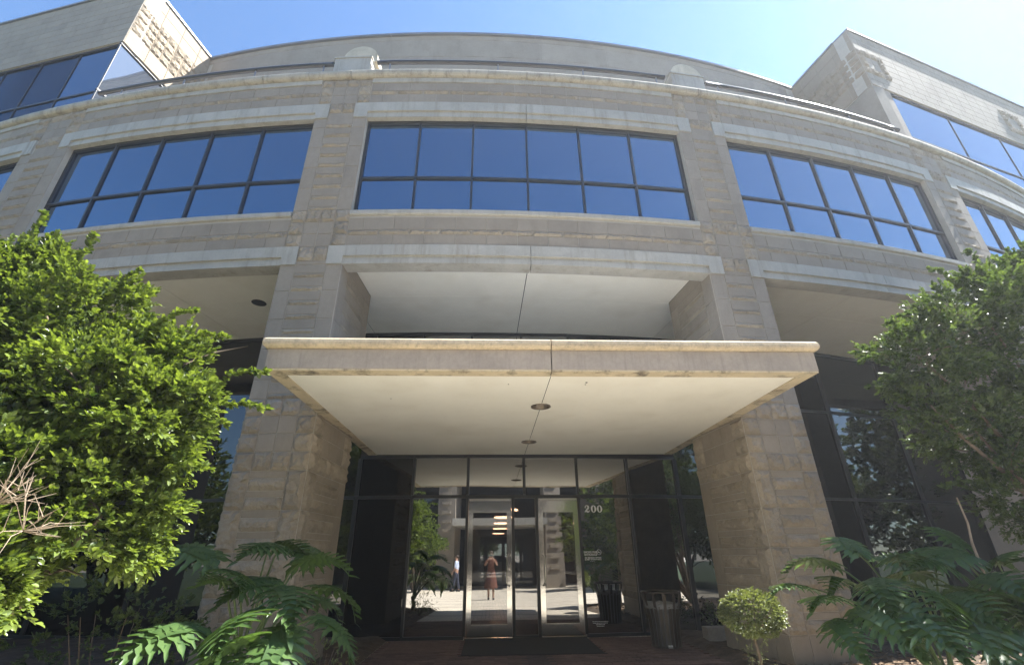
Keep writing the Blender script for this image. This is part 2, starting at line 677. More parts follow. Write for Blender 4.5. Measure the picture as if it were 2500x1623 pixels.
def lintel(P, a, b, z0, z1, ear, mid):
    """stepped cast stone lintel with ears, in two or three lengths"""
    js = [a - ear] + mid + [b + ear]
    for i in range(len(js) - 1):
        u0, u1 = js[i] + (.006 if i else 0), js[i + 1] - (.006 if i < len(js) - 2 else 0)
        zi = z0 + .165
        # upper band of the lintel
        o = sweep('lintel', cyl, u0, u1, seg(u0, u1), [(-.28, zi), (.035, zi), (.035, z1), (-.02, z1), (-.28, z1)], M.lintel, P)
        # lower moulding between the ears
        v0, v1 = max(u0, a), min(u1, b)
        sweep('lintel_moulding', cyl, v0, v1, seg(v0, v1), [(-.28, z0), (.012, z0), (.012, z0 + .10), (-.006, z0 + .112), (-.006, zi), (-.28, zi)], M.lintel, o)
        for e0, e1, on in ((a - ear, a, i == 0), (b, b + ear, i == len(js) - 2)):
            if on:
                sweep('lintel_ear', cyl, e0 + .001, e1 - .001, 1, rect(-.02, .035, z0, zi - .001), M.lintel, o)


def spandrel(a, b, detail=True, mid=None, top=True):
    """between two piers, over the recess and over the window"""
    mid = mid or [(a + b) / 2]
    P = sweep('spandrel', cyl, a, b, seg(a, b), rect(-.45, -.001, 6.575, 7.27), M.mortar, B)
    lintel(P, a, b, 6.19, 6.575, .285, mid)
    sweep('window_sill', cyl, a, b, seg(a, b), [(-.25, 7.27), (.03, 7.27), (.045, 7.285), (.045, 7.37), (.03, 7.385), (-.02, 7.395), (-.25, 7.42)], M.lintel, P)
    Q = sweep('spandrel', cyl, a, b, seg(a, b), rect(-.45, -.001, 10.25, 11.055), M.mortar, B)
    lintel(Q, a, b, 9.87, 10.29, .285, mid)
    u = [a] + [a + .285 + .5735 * k for k in range(int((b - a - .285) / .5735) + 1)] + [b]
    if u[-1] - u[-2] < .05:
        u.pop(-2)
    t = [a + .5735 * k for k in range(int((b - a) / .5735) + 1)] + [b]
    if t[-1] - t[-2] < .05:
        t.pop(-2)
    js = [a] + mid + [b]
    for i in range(len(js) - 1):
        sweep('frieze_stone', cyl, js[i] + .004, js[i + 1] - .004, seg(js[i], js[i + 1]), rect(-.02, .035, 10.935, 11.055), M.lintel, Q)
    if not detail:
        return
    for Pq, z in ((P, (6.575, 6.82, 6.93, 7.215)), (Q, (10.29, 10.57, 10.67, 10.933))):
        for i in range(len(u) - 1):
            block(Pq, cyl, u[i], u[i + 1], z[0], z[1])
            block(Pq, cyl, u[i], u[i + 1], z[2], z[3])
        for i in range(len(t) - 1):
            block(Pq, cyl, t[i], t[i + 1], z[1], z[2], 'rough')


def window(a, b, n):
    z0, z1, zt = 7.42, 9.87, 8.30
    o0, o1 = -.17, -.10
    fw = .040
    mb = MB()

    def bar(u0, u1, za, zb, n_=1):
        vs = []
        for i in range(n_ + 1):
            p, _ = cyl(u0 + (u1 - u0) * i / n_)
            vs += [p(x, y) for x, y in rect(o0, o1, za, zb)]
        fs = [(i * 4 + j, (i + 1) * 4 + j, (i + 1) * 4 + (j + 1) % 4, i * 4 + (j + 1) % 4) for i in range(n_) for j in range(4)] + [(0, 1, 2, 3), (n_ * 4 + 3, n_ * 4 + 2, n_ * 4 + 1, n_ * 4)]
        mb.add(vs, fs)
    us = [a + (b - a) * i / n for i in range(n + 1)]
    for za, zb in ((z0, z0 + .045), (zt - .025, zt + .025), (z1 - .075, z1)):
        bar(a, b, za, zb, n)
    for i, x in enumerate(us):
        w0, w1 = (x, x + fw * 1.3) if i == 0 else ((x - fw * 1.3, x) if i == n else (x - fw / 2, x + fw / 2))
        for za, zb in ((z0 + .046, zt - .026), (zt + .026, z1 - .076)):
            bar(w0, w1, za, zb)
    f = mb.build('window', M.frame, B)
    for i in range(n):
        for za, zb in ((z0 + .03, zt), (zt, z1 - .05)):
            x0, x1 = us[i] + .02, us[i + 1] - .02
            pa, _ = cyl(x0)
            pb, _ = cyl(x1)
            vs = [pa(-.14, za), pb(-.14, za), pb(-.14, zb), pa(-.14, zb), pa(-.15, za), pb(-.15, za), pb(-.15, zb), pa(-.15, zb)]
            link('pane', mesh('pane', vs, [(0, 1, 2, 3), (7, 6, 5, 4), (0, 4, 5, 1), (2, 6, 7, 3), (1, 5, 6, 2), (0, 3, 7, 4)], M.glassu), f)


bays = [(-16.55, -10.81, 5, False), (-9.43, -3.60, 5, True), (-2.48, 4.30, 6, True), (5.42, 11.18, 5, True), (12.42, 18.25, 5, True)]
for a, b, n, d in bays:
    spandrel(a, b, d or a < -12)
    window(a, b, n)

# cornice in separate lengths of stone with open joints
cj = [-20.5, -13.6, -9.9, -7.3, -4.95, -2.95, .94, 4.95, 8.2, 11.6, 15.4, 22]
for i in range(len(cj) - 1):
    a, b = cj[i] + .007, cj[i + 1] - .007
    sweep('cornice_stone', cyl, a, b, seg(a, b), [(-.6, 11.06), (.05, 11.06), (.09, 11.072), (.118, 11.105), (.13, 11.15), (.128, 11.20), (.112, 11.245), (.085, 11.27), (.05, 11.28), (-.6, 11.28)], M.cornice, B)

# terrace, set back top storey and building body
sweep('terrace_slab', cyl, -20.5, 22, 40, rect(-4, -.61, 11.0, 11.25), M.conc, B)
body = sweep('upper_wall', cyl, -20.5, 22, 50, rect(-30, -2.51, 11.26, 16.46), M.mortar, B)
sweep('middle_floor', cyl, -20.5, 22, 50, rect(-30, -.46, ZS + .06, 10.99), M.black, B)
for z0, z1 in ((12.25, 13.05), (13.05, 13.85), (13.85, 14.65), (14.65, 15.45), (15.45, 16.25), (16.25, 16.46)):
    fr2 = lambda s: ((lambda off, z: cyl(s)[0](off - 2.5, z)), s / R)
    x = -10.3 + (.575 if int(z0 * 10) % 16 > 8 else 0)
    while x < 11.3:
        block(body, fr2, x, min(x + 1.15, 11.4), z0, z1)
        x += 1.15
for a, b in ((-20.5, -9.2), (-9.19, -3.3), (-3.29, 1.6), (1.61, 7.4), (7.41, 22)):
    sweep('roof_coping', cyl, a, b, seg(a, b), rect(-3.0, -2.43, 16.47, 16.55), M.coping, B)


# terrace railing and the half-round stone finials over the piers
def rail(a, b, posts):
    mb = MB()
    n = seg(a, b, .5)
    mb.tube([cyl(a + (b - a) * i / n)[0](-.12, 11.80) for i in range(n + 1)], .052, 8)
    r = mb.build('terrace_railing', M.metal, B, smooth=True)
    for s in posts:
        q = MB()
        q.tube([cyl(s)[0](-.12, 11.28), cyl(s)[0](-.12, 11.76)], .018, 6)
        q.build('rail_post', M.coping, r)


rail(-9.6, -3.52, [-8.9, -7.2, -5.4, -3.75])
rail(-2.5, 4.32, [-2.2, .3, 2.3, 4.1])
rail(5.38, 11.4, [5.7, 7.6, 9.6, 11.2])
for s in (-3.04, 4.86):
    p, ph = cyl(s)
    fin = sweep('finial_plinth', cyl, s - .42, s + .42, 2, rect(-.59, -.03, 11.281, 11.86), M.lintel, B)
    sweep('plinth_cap', cyl, s - .44, s + .44, 2, rect(-.77, -.01, 11.861, 11.90), M.lintel, fin)
    n = 20
    prof = [(.40 * cos(PI * i / n), .40 * sin(PI * i / n)) for i in range(n + 1)]
    vs = []
    fr = cyl(s)[0]
    t = Vector((cos(ph), sin(ph), 0))
    for off in (-.16, -.60):
        vs += [fr(off, 11.901) + t * (x + .10) + Vector((0, 0, z * 1.05 + .14 * (1 if True else 0))) for x, z in prof]
    k = n + 1
    # foot of the half disc down to the plinth
    for off in (-.16, -.60):
        vs += [fr(off, 11.901) + t * .50, fr(off, 11.901) + t * -.30]
    fs = [tuple(list(range(k)) + [2 * k + 1, 2 * k]), tuple(list(range(2 * k - 1, k - 1, -1)) + [2 * k + 2, 2 * k + 3])]
    fs += [(i, k + i, k + i + 1, i + 1) for i in range(n)]
    fs += [(2 * k, 2 * k + 2, k, 0), (n, k + n, 2 * k + 3, 2 * k + 1), (2 * k, 2 * k + 1, 2 * k + 3, 2 * k + 2)]
    link('half_round_finial', mesh('half_round_finial', vs, fs, M.mould), B)


# upper wings left and right
def wing(name, fr_front, fr_side, front, side, sgn):
    """front/side: (u0, u1) of band; z 14..16.5"""
    u0, u1 = front
    v0, v1 = side
    P = sweep(name, fr_front, u0, u1, 1, rect(-.45, -.008, 14.0, 16.5), M.mortar, B)
    e = .46
    if sgn < 0:
        sweep('wing_side_core', fr_side, v0 + e, v1, 1, rect(-.45, -.008, 14.0, 16.5), M.mortar, P)
    else:
        sweep('wing_side_core', fr_side, v0, v1 - e, 1, rect(-.45, -.008, 14.0, 16.5), M.mortar, P)
    # roof and floor plates
    hz = [14.0, 14.275, 14.55, 14.825, 15.1, 15.375, 15.65, 15.925, 16.2, 16.5]
    for i in range(9):
        x = u0 if sgn > 0 else u1
        k = 0
        x0 = 0
        L_ = u1 - u0
        first = .285 if i % 2 else .575
        rings = ((0.0, 1.14), (6.95, 8.09)) if sgn > 0 else ()
        while x0 < L_ - .05:
            w = first if x0 == 0 else .575
            hit = [g for g in rings if 2 <= i <= 5 and g[0] - .01 <= x0 < g[1] - .01]
            if hit:
                g = hit[0]
                for q in range(4):
                    c0 = g[0] + .285 * q
                    edge_ = q in (0, 3) or i in (2, 5)
                    block(P, fr_front, u0 + c0, u0 + c0 + .285, hz[i], hz[i + 1], 'rough' if edge_ else 'smooth', M.wingrough if edge_ else None)
                x0 = g[1]
                continue
            for g in rings:
                if 2 <= i <= 5 and x0 < g[0] < x0 + w + .12:
                    w = g[0] - x0
            w = min(w, L_ - x0)
            if sgn > 0:
                block(P, fr_front, u0 + x0, u0 + x0 + w, hz[i], hz[i + 1])
            else:
                block(P, fr_front, u1 - x0 - w, u1 - x0, hz[i], hz[i + 1])
            x0 += w
    L_ = v1 - v0
    cols = [0, .57, 1.14, 1.71, 2.28, L_]
    for z0, z1, kind in ((14.0, 14.55, 's'), (14.55, 14.825, 'r'), (14.825, 15.1, 'r'), (15.1, 15.375, 'r'), (15.375, 15.65, 'r'), (15.65, 16.07, 's'), (16.07, 16.5, 's')):
        if kind == 's':
            cs = [0.008, .62, 1.24, 1.86, L_]
        else:
            cs = [0.008] + [.30 * i + .03 for i in range(1, 8)] + [L_]
        for a, b in zip(cs, cs[1:]):
            if sgn > 0:
                a, b = -b, -a
            block(P, fr_side, a, b, z0, z1, 'smooth' if kind == 's' else 'rough', M.wingst if kind == 's' else M.wingrough)
    # metal coping
    sweep('roof_coping', fr_front, u0, u1, 1, rect(-.46, .05, 16.505, 16.57), M.coping, P)
    if sgn < 0:
        sweep('roof_coping', fr_side, v0 + e, v1, 1, rect(-.46, .05, 16.505, 16.57), M.coping, P)
    else:
        sweep('roof_coping', fr_side, v0, v1 - e, 1, rect(-.46, .05, 16.505, 16.57), M.coping, P)
    return P


def wing_window(fr, u0, u1, edges, m, z0=11.43, z1=13.99):
    f = MB()

    def bx(a, b, za, zb, o0, o1):
        pa, _ = fr(a)
        pb, _ = fr(b)
        vs = [pa(o1, za), pa(o0, za), pb(o0, za), pb(o1, za), pa(o1, zb), pa(o0, zb), pb(o0, zb), pb(o1, zb)]
        f.add(vs, [(0, 1, 2, 3), (7, 6, 5, 4), (0, 4, 5, 1), (2, 6, 7, 3), (1, 5, 6, 2), (0, 3, 7, 4)])
    bx(u0, u1, z1 - .06, z1, -.10, -.03)
    bx(u0, u1, 12.15, 12.20, -.10, -.045)
    for x in edges:
        bx(x - .006, x + .006, 12.21, z1 - .065, -.10, -.05)
        bx(x - .006, x + .006, z0, 12.14, -.10, -.05)
    w = f.build('wing_window', M.frame, B)
    ee = [u0] + [x for x in edges if u0 + .1 < x < u1 - .1] + [u1]
    for a, b in zip(ee, ee[1:]):
        for za, zb in ((z0, 12.17), (12.18, z1 - .03)):
            pa, _ = fr(a + .004)
            pb, _ = fr(b - .004)
            vs = [pa(-.07, za), pb(-.07, za), pb(-.07, zb), pa(-.07, zb), pa(-.085, za), pb(-.085, za), pb(-.085, zb), pa(-.085, zb)]
            link('pane', mesh('pane', vs, [(0, 1, 2, 3), (7, 6, 5, 4), (0, 4, 5, 1), (2, 6, 7, 3), (1, 5, 6, 2), (0, 3, 7, 4)], m), w)


LF = plane((-10.63, 8.55), rad(-13.8))
LS = plane((-10.63, 8.55), rad(77.8))
RF = plane((10.53, 9.12), rad(16.8))
RS = plane((10.53, 9.12), rad(-76.5))
wing('left_wing', LF, LS, (-11.5, 0), (0, 2.45), -1)
wing_window(LF, -11.5, -.09, [-.1 - 1.3 * k for k in range(1, 9)], M.glassu)
wing_window(LS, 0.0, 2.4, [.02, 2.38], M.glassm)
wing('right_wing', RF, RS, (0, 14.9), (-2.45, 0), 1)
wing_window(RF, .75, 14.9, [.8] + [.8 + 2.6 * k for k in range(1, 6)], M.glassu)
sweep('wing_corner_wall', RF, .01, .75, 1, rect(-.45, -.02, 11.43, 13.99), M.smooth, B)
sweep('wing_side_wall', RS, -2.45, -.02, 1, rect(-.45, -.02, 11.43, 13.99), M.smooth, B)
for F_, u in ((LF, (-11.5, -.3)), (RF, (.3, 14.9))):
    sweep('wing_body', F_, u[0], u[1], 1, rect(-14, -.46, 11.5, 16.4), M.black, B)

# ceiling of the recess in separate plaster panels, thin gaps between them
EDG = {(-9.43, -3.60): [-9.43, -6.7, -3.60], (-2.48, 4.30): [-2.48, .91, 4.30], (5.42, 11.18): [5.42, 8.2, 11.18]}
sweep('recess_ceiling', cyl, -20.5, 22, 40, rect(-6, -.285, ZS + .012, ZS + .05), M.black, B)
for (a, b), e in EDG.items():
    for x0, x1 in zip(e, e[1:]):
        sweep('soffit_panel', cyl, x0 + .008, x1 - .008, seg(x0, x1), rect(-1.66, -.29, ZS, ZS + .01), M.soffit, B)
e = [-16, -11, -6.7, -2.95, .91, 4.77, 8.2, 13, 18.5]
for x0, x1 in zip(e, e[1:]):
    sweep('soffit_panel', cyl, x0 + .008, x1 - .008, seg(x0, x1), rect(GO - .1, -1.668, ZS, ZS + .01), M.soffit, B)
for a, b in ((-16.4, -10.9), (12.5, 18.2)):
    sweep('soffit_panel', cyl, a, b, seg(a, b), rect(-1.66, -.29, ZS, ZS + .01), M.soffit, B)
sweep('back_wall', cyl, -20.5, 22, 40, rect(-30, -29.5, 0, ZS), M.black, B) if False else None
for a in (-20.5, 21.5):
    sweep('end_wall', cyl, a, a + .4, 1, rect(-30, -1, 0, ZS), M.smooth, B)


def downlight(parent, x, y, z, r=.13):
    mb = MB()
    mb.lathe([(r + .02, z), (r + .02, z - .012), (r, z - .014), (r - .006, z + .004), (r - .03, z + .10), (.05, z + .13), (.001, z + .13)], 24, (x, y))
    mb.f = [tuple(reversed(f)) for f in mb.f]
    return mb.build('downlight', M.frame2, parent, smooth=True)


M.frame2 = mat('downlight can', (.16, .13, .10), .4, metal=.5)


def hole_sheet(name, x0, x1, y0, y1, z, holes, r, m, parent, th=.01):
    """flat ceiling sheet with real round holes, one hole per cell along y"""
    ycut = [y0] + [(holes[i][1] + holes[i + 1][1]) / 2 for i in range(len(holes) - 1)] + [y1]
    mb = MB()
    N = 24
    for i, (hx, hy) in enumerate(holes):
        a, b = ycut[i], ycut[i + 1]
        out = []
        for j in range(N):
            t = 2 * PI * j / N
            dx, dy = cos(t), sin(t)
            k = min([((x1 - hx) / dx if dx > 1e-9 else 1e9), ((x0 - hx) / dx if dx < -1e-9 else 1e9), ((b - hy) / dy if dy > 1e-9 else 1e9), ((a - hy) / dy if dy < -1e-9 else 1e9)])
            out.append((hx + dx * k, hy + dy * k, t))
        cor = [(x1, b), (x0, b), (x0, a), (x1, a)]
        ring = []
        for j in range(N):
            ring.append(('p', out[j][:2], j))
            t0, t1 = out[j][2], out[j][2] + 2 * PI / N
            for c in cor:
                tc = math.atan2(c[1] - hy, c[0] - hx) % (2 * PI)
                if t0 + 1e-6 < tc < t1 - 1e-6:
                    ring.append(('c', c, j))
        k0 = len(mb.v)
        inner = [(hx + r * cos(2 * PI * j / N), hy + r * sin(2 * PI * j / N), z) for j in range(N)]
        mb.v += inner
        idx = {}
        seq = []
        for typ, c, j in ring:
            mb.v.append((c[0], c[1], z))
            seq.append((typ, len(mb.v) - 1, j))
        L_ = len(seq)
        for q in range(L_):
            typ, vi, j = seq[q]
            if typ != 'p':
                continue
            mid = []
            r_ = (q + 1) % L_
            while seq[r_][0] == 'c':
                mid.append(seq[r_][1])
                r_ = (r_ + 1) % L_
            mb.f.append(tuple([k0 + (j + 1) % N, k0 + j, vi] + mid + [seq[r_][1]])[::-1])
            mb.mi.append(0)
    o = mb.build(name, m, parent)
    return o


# ------------------------------------------------------------------ entrance canopy
CX0, CX1, CYF, CYB = -3.365, 3.375, 5.346, 10.62
CZ0, CZ1 = 3.46, 3.87
can = MB()
can.box(CX0 + .12, CX1 - .12, CYF + .12, CYB, CZ0 + .16, CZ1 - .03)
M.roof = mat('pale roof membrane', (.70, .69, .66), .8, (2, .08))
canopy = can.build('canopy', M.roof, B)


def canopy_run(name, prof, m, rows):
    """profile (out, z) mitred round three sides; rows: start/stop along the front"""
    # left side, front halves, right side
    def corner(x, y, sx, out):
        return (x + sx * out, y - out)
    pieces = []
    J = .05
    paths = [
        [('L', CYB), ('LC', 0), ('F', J - .006)],
        [('F', J + .006), ('RC', 0), ('R', CYB)],
    ]
    for path in paths:
        vs, fs = [], []
        k = len(prof)
        for kind, v in path:
            for o, z in prof:
                if kind == 'L':
                    vs.append((CX0 - o, v, z))
                elif kind == 'LC':
                    vs.append((CX0 - o, CYF - o, z))
                elif kind == 'F':
                    vs.append((v, CYF - o, z))
                elif kind == 'RC':
                    vs.append((CX1 + o, CYF - o, z))
                else:
                    vs.append((CX1 + o, v, z))
        n = len(path)
        for i in range(n - 1):
            for j in range(k):
                fs.append((i * k + j, (i + 1) * k + j, (i + 1) * k + (j + 1) % k, i * k + (j + 1) % k))
        fs += [tuple(range(k)), tuple((n - 1) * k + j for j in reversed(range(k)))]
        link(name, mesh(name, vs, fs, m), canopy)


# sides must clear the piers: beyond the pier face the bullnose stops
SIDE_END = 7.27
_CYB = CYB
canopy_run('fascia_stone', [(-.11, 3.475), (-.006, 3.475), (0, 3.482), (0, 3.728), (-.11, 3.728)], M.fascia, 2)
CYB = SIDE_END - .12
b_ = [(-.11, 3.732), (.02, 3.732), (.045, 3.745), (.06, 3.77), (.062, 3.80), (.055, 3.835), (.035, 3.858), (0.005, 3.868), (-.11, 3.872)]
canopy_run('bullnose_stone', b_, M.bull, 2)
CYB = _CYB
canopy_run('drip_lip', [(-.185, 3.455), (-.004, 3.455), (-.004, 3.474), (-.185, 3.474)], M.lip, 2)
sx0, sx1, sy0 = CX0 + .187, CX1 - .187, CYF + .187
for x0, x1, hx in ((sx0, sx1, .06),):
    pass
# soffit: left and right sheets meeting at a thin joint line through the lamps
hs = [(.06, 6.87), (.06, 9.31)]
JX = .06


def half_sheet(side):
    mb = MB()
    N = 12
    y = sy0
    z = CZ0 + .006
    xs = sx0 if side < 0 else sx1
    jx = JX + side * .004
    pts_all = []
    poly = [(xs, sy0), (xs, CYB)]
    edge = [(jx, CYB)]
    r = .135
    for hx, hy in reversed(hs):
        for j in range(N + 1):
            t = PI / 2 + side * -1 * PI * j / N if side > 0 else PI / 2 + PI * j / N
            edge.append((jx + r * cos(t), hy + r * sin(t)))
    edge.append((jx, sy0))
    # strip the sheet into quads between outer edge and inner edge
    k = 0
    for i in range(len(edge) - 1):
        a, b = edge[i], edge[i + 1]
        mb.add([(xs, a[1], z), (a[0], a[1], z), (b[0], b[1], z), (xs, b[1], z)], [(0, 1, 2, 3) if side < 0 else (3, 2, 1, 0)])
    return mb.build('canopy_soffit_panel', M.soffit, canopy)


half_sheet(-1)
half_sheet(1)
vd = MB()
vd.box(sx0, sx1, sy0, CYB, CZ0 + .14, CZ0 + .15)
vd.build('soffit_void', M.black, canopy)
for x, y in hs:
    downlight(canopy, x, y, CZ0 + .004)
for (x, y, r) in ((.55, 5.78, .016), (.55, 5.86, .010), (-.46, 5.86, .008), (-2.1, 6.5, .008)):
    mb = MB()
    mb.lathe([(r, CZ0 + .006), (r * .8, CZ0 + .001), (.0005, CZ0 - .001)], 7, (x, y))
    mb.build('plaster_chip', M.black, canopy)
q = MB()
q.lathe([(.001, ZS - .012), (.13, ZS - .012), (.15, ZS - .008), (.15, ZS - .001), (.001, ZS - .001)], 24, (-5.75, 9.23))
q.build('downlight', M.frame, B)

# ------------------------------------------------------------------ ground floor glass wall
XM = [-22.0, -19.6, -17.2, -14.9, -12.6, -10.3, -8.07, -5.85, -3.55, -2.36, -1.18, 1.20, 2.36, 3.51, 5.8, 8.15, 10.45, 12.7, 15, 17.4, 19.8]


def gy(x):
    r = R + GO
    return CY - math.sqrt(r * r - (x - CX) ** 2)


def chord_box(mb, xa, xb, z0, z1, o0, o1):
    A, Bv = Vector((xa, gy(xa) if not (-1.2 < xa < 1.2) else 10.70, 0)), Vector((xb, gy(xb) if not (-1.2 < xb < 1.2) else 10.70, 0))
    t = (Bv - A).normalized()
    nrm = Vector((t.y, -t.x, 0))
    vs = [A + nrm * o1, A + nrm * o0, Bv + nrm * o0, Bv + nrm * o1]
    vs = [v + Vector((0, 0, z0)) for v in vs] + [v + Vector((0, 0, z1)) for v in vs]
    mb.add(vs, [(0, 1, 2, 3), (7, 6, 5, 4), (0, 4, 5, 1), (2, 6, 7, 3), (1, 5, 6, 2), (0, 3, 7, 4)])


fr_ = MB()
for i in range(len(XM) - 1):
    a, b = XM[i], XM[i + 1]
    if a == -1.18:
        for z0, z1 in ((2.55, 2.62), (3.40, 3.459), (3.88, 3.94), (4.72, 4.79), (6.38, ZS - .004)):
            chord_box(fr_, a, b, z0, z1, -.06, .055)
        continue
    for z0, z1 in ((0.0, .06), (2.56, 2.625), (3.40, 3.459), (3.88, 3.94), (4.72, 4.79), (6.38, ZS - .004)):
        if z0 in (3.40, 3.88) and not (-3.6 < a < 3.4):
            continue
        chord_box(fr_, a, b, z0, z1, -.06, .045)
zsec = [(.061, 2.559), (2.626, 3.399), (3.941, 4.719), (4.791, 6.379)]
for x in XM:
    w = .028 if abs(x) < 3.4 else .04
    y = gy(x)
    inner = -3.6 < x < 3.6
    for z0, z1 in (zsec if inner else [(.061, 2.559), (2.626, 4.719), (4.791, 6.379)]):
        fr_.box(x - w, x + w, y - .065, y + .06, z0, z1)
for x in (.04,):
    for z0, z1 in zsec[1:]:
        fr_.box(x - .028, x + .028, 10.70 - .065, 10.76, z0, z1)
for x in (-.21, .29):
    fr_.box(x - .03, x + .03, 10.70 - .06, 10.76, 0, 2.549)
fr_.box(-.18, .26, 10.66, 10.74, 0, .06)
wall = fr_.build('glass_wall', M.frame, B)


def gpane(xa, xb, z0, z1, m, y=None):
    mb = MB()
    if y is None:
        chord_box(mb, xa, xb, z0, z1, -.006, .006)
    else:
        mb.box(xa, xb, y - .006, y + .006, z0, z1)
    return mb.build('pane', m, wall)


for i in range(len(XM) - 1):
    a, b = XM[i], XM[i + 1]
    g = M.glasse if -2.5 < a < 2.4 else M.glassd
    if a == -1.18:
        gpane(-1.15, .012, 2.62, 3.40, g)
        gpane(.068, 1.17, 2.62, 3.40, g)
        for z0, z1 in zsec[2:]:
            gpane(-1.15, .012, z0, z1, g)
            gpane(.068, 1.17, z0, z1, g)
        gpane(-.18, .26, .06, 2.55, M.glasst, 10.70)
        continue
    for z0, z1 in (zsec if -3.6 < a < 3.4 else [(.061, 2.559), (2.626, 4.719), (4.791, 6.379)]):
        gpane(a + .02, b - .02, z0, z1, g)


def door(x0, x1, hs_):
    """polished steel framed glass door; hs_ +1: handle at the right stile"""
    z0, z1 = .035, 2.50
    st = .098
    y0, y1 = 10.655, 10.70
    mb = MB()
    mb.box(x0, x0 + st, y0, y1, z0, z1)
    mb.box(x1 - st, x1, y0, y1, z0, z1)
    mb.box(x0 + st, x1 - st, y0, y1, z0, z0 + .20)
    mb.box(x0 + st, x1 - st, y0, y1, z1 - .22, z1 - .0)
    d = mb.build('door', M.chrome, B)
    g = MB()
    g.box(x0 + st, x1 - st, y0 + .018, y0 + .028, z0 + .20, z1 - .22)
    g.build('door_glass', M.glasst, d)
    g = MB()
    for (a, b, c, e) in ((x0 + st, x1 - st, z0 + .20, z0 + .215), (x0 + st, x1 - st, z1 - .235, z1 - .22)):
        g.box(a, b, y0 - .006, y0 + .004, c, e)
    g.build('glazing_bead', M.steel, d)
    hx = x1 - .05 if hs_ > 0 else x0 + .05
    hz0, hz1 = .90, 1.45
    lean = -.055 * hs_
    h = MB()
    h.tube([(hx, y0 + .005, hz1), (hx, y0 - .05, hz1), (hx + lean * .6, y0 - .062, hz1 - .01), (hx + lean, y0 - .065, hz1 - .05), (hx + lean, y0 - .065, hz0 + .05),
            (hx + lean * .6, y0 - .062, hz0 + .01), (hx, y0 - .05, hz0), (hx, y0 + .005, hz0)], .0125, 10)
    h.build('handle', M.steel, d, smooth=True)
    for z in (hz0, hz1):
        q = MB()
        q.tube([(hx, y0 - .001, z), (hx, y0 - .012, z)], .033, 16)
        q.build('handle_rose', M.steel, d)
    q = MB()
    q.tube([(hx, y0 - .001, 1.20), (hx, y0 - .018, 1.20)], .022, 14)
    q.build('lock', M.steel, d)
    q = MB()
    q.box(x0 + .01, x1 - .01, y0 - .02, y0 + .09, 2.505, 2.545)
    q.build('door_header', M.steel, d)
    q = MB()
    q.box(x0 - .02, x1 + .02, 10.60, 10.76, 0.001, .03)
    q.build('threshold', M.steel, d)
    return d


door(-1.145, -.245, 1)
door(.325, 1.165, -1)

# lettering on the side light
GL = Vector((1.20, gy(1.20), 0))
GR = Vector((2.36, gy(2.36), 0))
gt = (GR - GL).normalized()
gn = Vector((gt.y, -gt.x, 0))
grot = math.atan2(gt.y, gt.x)


def on_glass(x, z):
    return GL + gt * (x - 1.20) / gt.x + gn * .0085 + Vector((0, 0, z))


def text(body, x, z, size, name='lettering', heavy=.0):
    c = bpy.data.curves.new(name, 'FONT')
    c.body = body
    c.size = size
    c.align_x = 'CENTER'
    c.offset = heavy
    c.space_line = .95
    o = bpy.data.objects.new(name, c)
    COL.objects.link(o)
    dg = bpy.context.evaluated_depsgraph_get()
    me = bpy.data.meshes.new_from_object(o.evaluated_get(dg))
    bpy.data.objects.remove(o)
    me.materials.clear()
    me.materials.append(M.white)
    t = link(name, me, wall, on_glass(x, z))
    t.rotation_euler = (PI / 2, 0, grot)
    return t


def stroke(mb, pts, ws):
    """flat ribbon through pts in the glass plane with half-widths ws"""
    P2 = [Vector((a, b)) for a, b in pts]
    L_, R_ = [], []
    for i, p in enumerate(P2):
        d = (P2[min(i + 1, len(P2) - 1)] - P2[max(i - 1, 0)]).normalized()
        nn = Vector((-d.y, d.x))
        L_.append(p + nn * ws[i])
        R_.append(p - nn * ws[i])
    vs = [(q.x, 0, q.y) for q in L_ + R_]
    k = len(P2)
    mb.add(vs, [(i, i + 1, k + i + 1, k + i) for i in range(k - 1)])


num = MB()
H_ = .128
NS = 1.14
N = 28
for cx_ in (.128, .245):
    outer = [(cx_ + .052 * cos(2 * PI * i / N), H_ / 2 + H_ / 2 * sin(2 * PI * i / N)) for i in range(N)]
    inn = [(cx_ + .019 * cos(2 * PI * i / N), H_ / 2 + (H_ / 2 - .013) * sin(2 * PI * i / N)) for i in range(N)]
    num.add([(a, 0, b) for a, b in outer + inn], [(i, (i + 1) % N, N + (i + 1) % N, N + i) for i in range(N)])
tp = [(-.030, .088), (-.031, .104), (-.018, .120), (.006, .122), (.026, .112), (.030, .092), (.020, .070), (-.004, .048), (-.026, .030), (-.040, .016)]
stroke(num, tp, [.006, .009, .008, .007, .011, .017, .017, .013, .008, .006])
num.add([(-.030 + .014 * cos(2 * PI * i / 12), 0, .090 + .014 * sin(2 * PI * i / 12)) for i in range(12)], [tuple(range(12))])
stroke(num, [(-.044, .010), (-.020, .022), (.004, .016), (.028, .010), (.042, .020), (.048, .044)], [.010, .012, .015, .014, .010, .003])
o = link('address_number', mesh('address_number', [(a_ * NS, b_, c_ * NS) for a_, b_, c_ in num.v], num.f, M.white), wall, on_glass(1.385, 2.262), grot)
text('SMOKE FREE\nENTRANCE', 1.395, 1.475, .052, heavy=.0016)
text('NO SMOKING WITHIN\n25 FEET OF ENTRANCE', 1.44, 1.375, .034, heavy=.0013)
text('By Authority', 1.42, 1.315, .018)
text('- - - -- - --- - -----\n-- ----- -- - -----\n--- -- ---\n-- ---', 1.47, .245, .03, 'small_print') if False else None
sm = MB()
N = 24
sm.add([(r_ * cos(2 * PI * i / N), 0, r_ * sin(2 * PI * i / N)) for r_ in (.052, .044) for i in range(N)], [(i, (i + 1) % N, N + (i + 1) % N, N + i) for i in range(N)])
stroke(sm, [(-.034, .034), (.034, -.034)], [.004, .004])
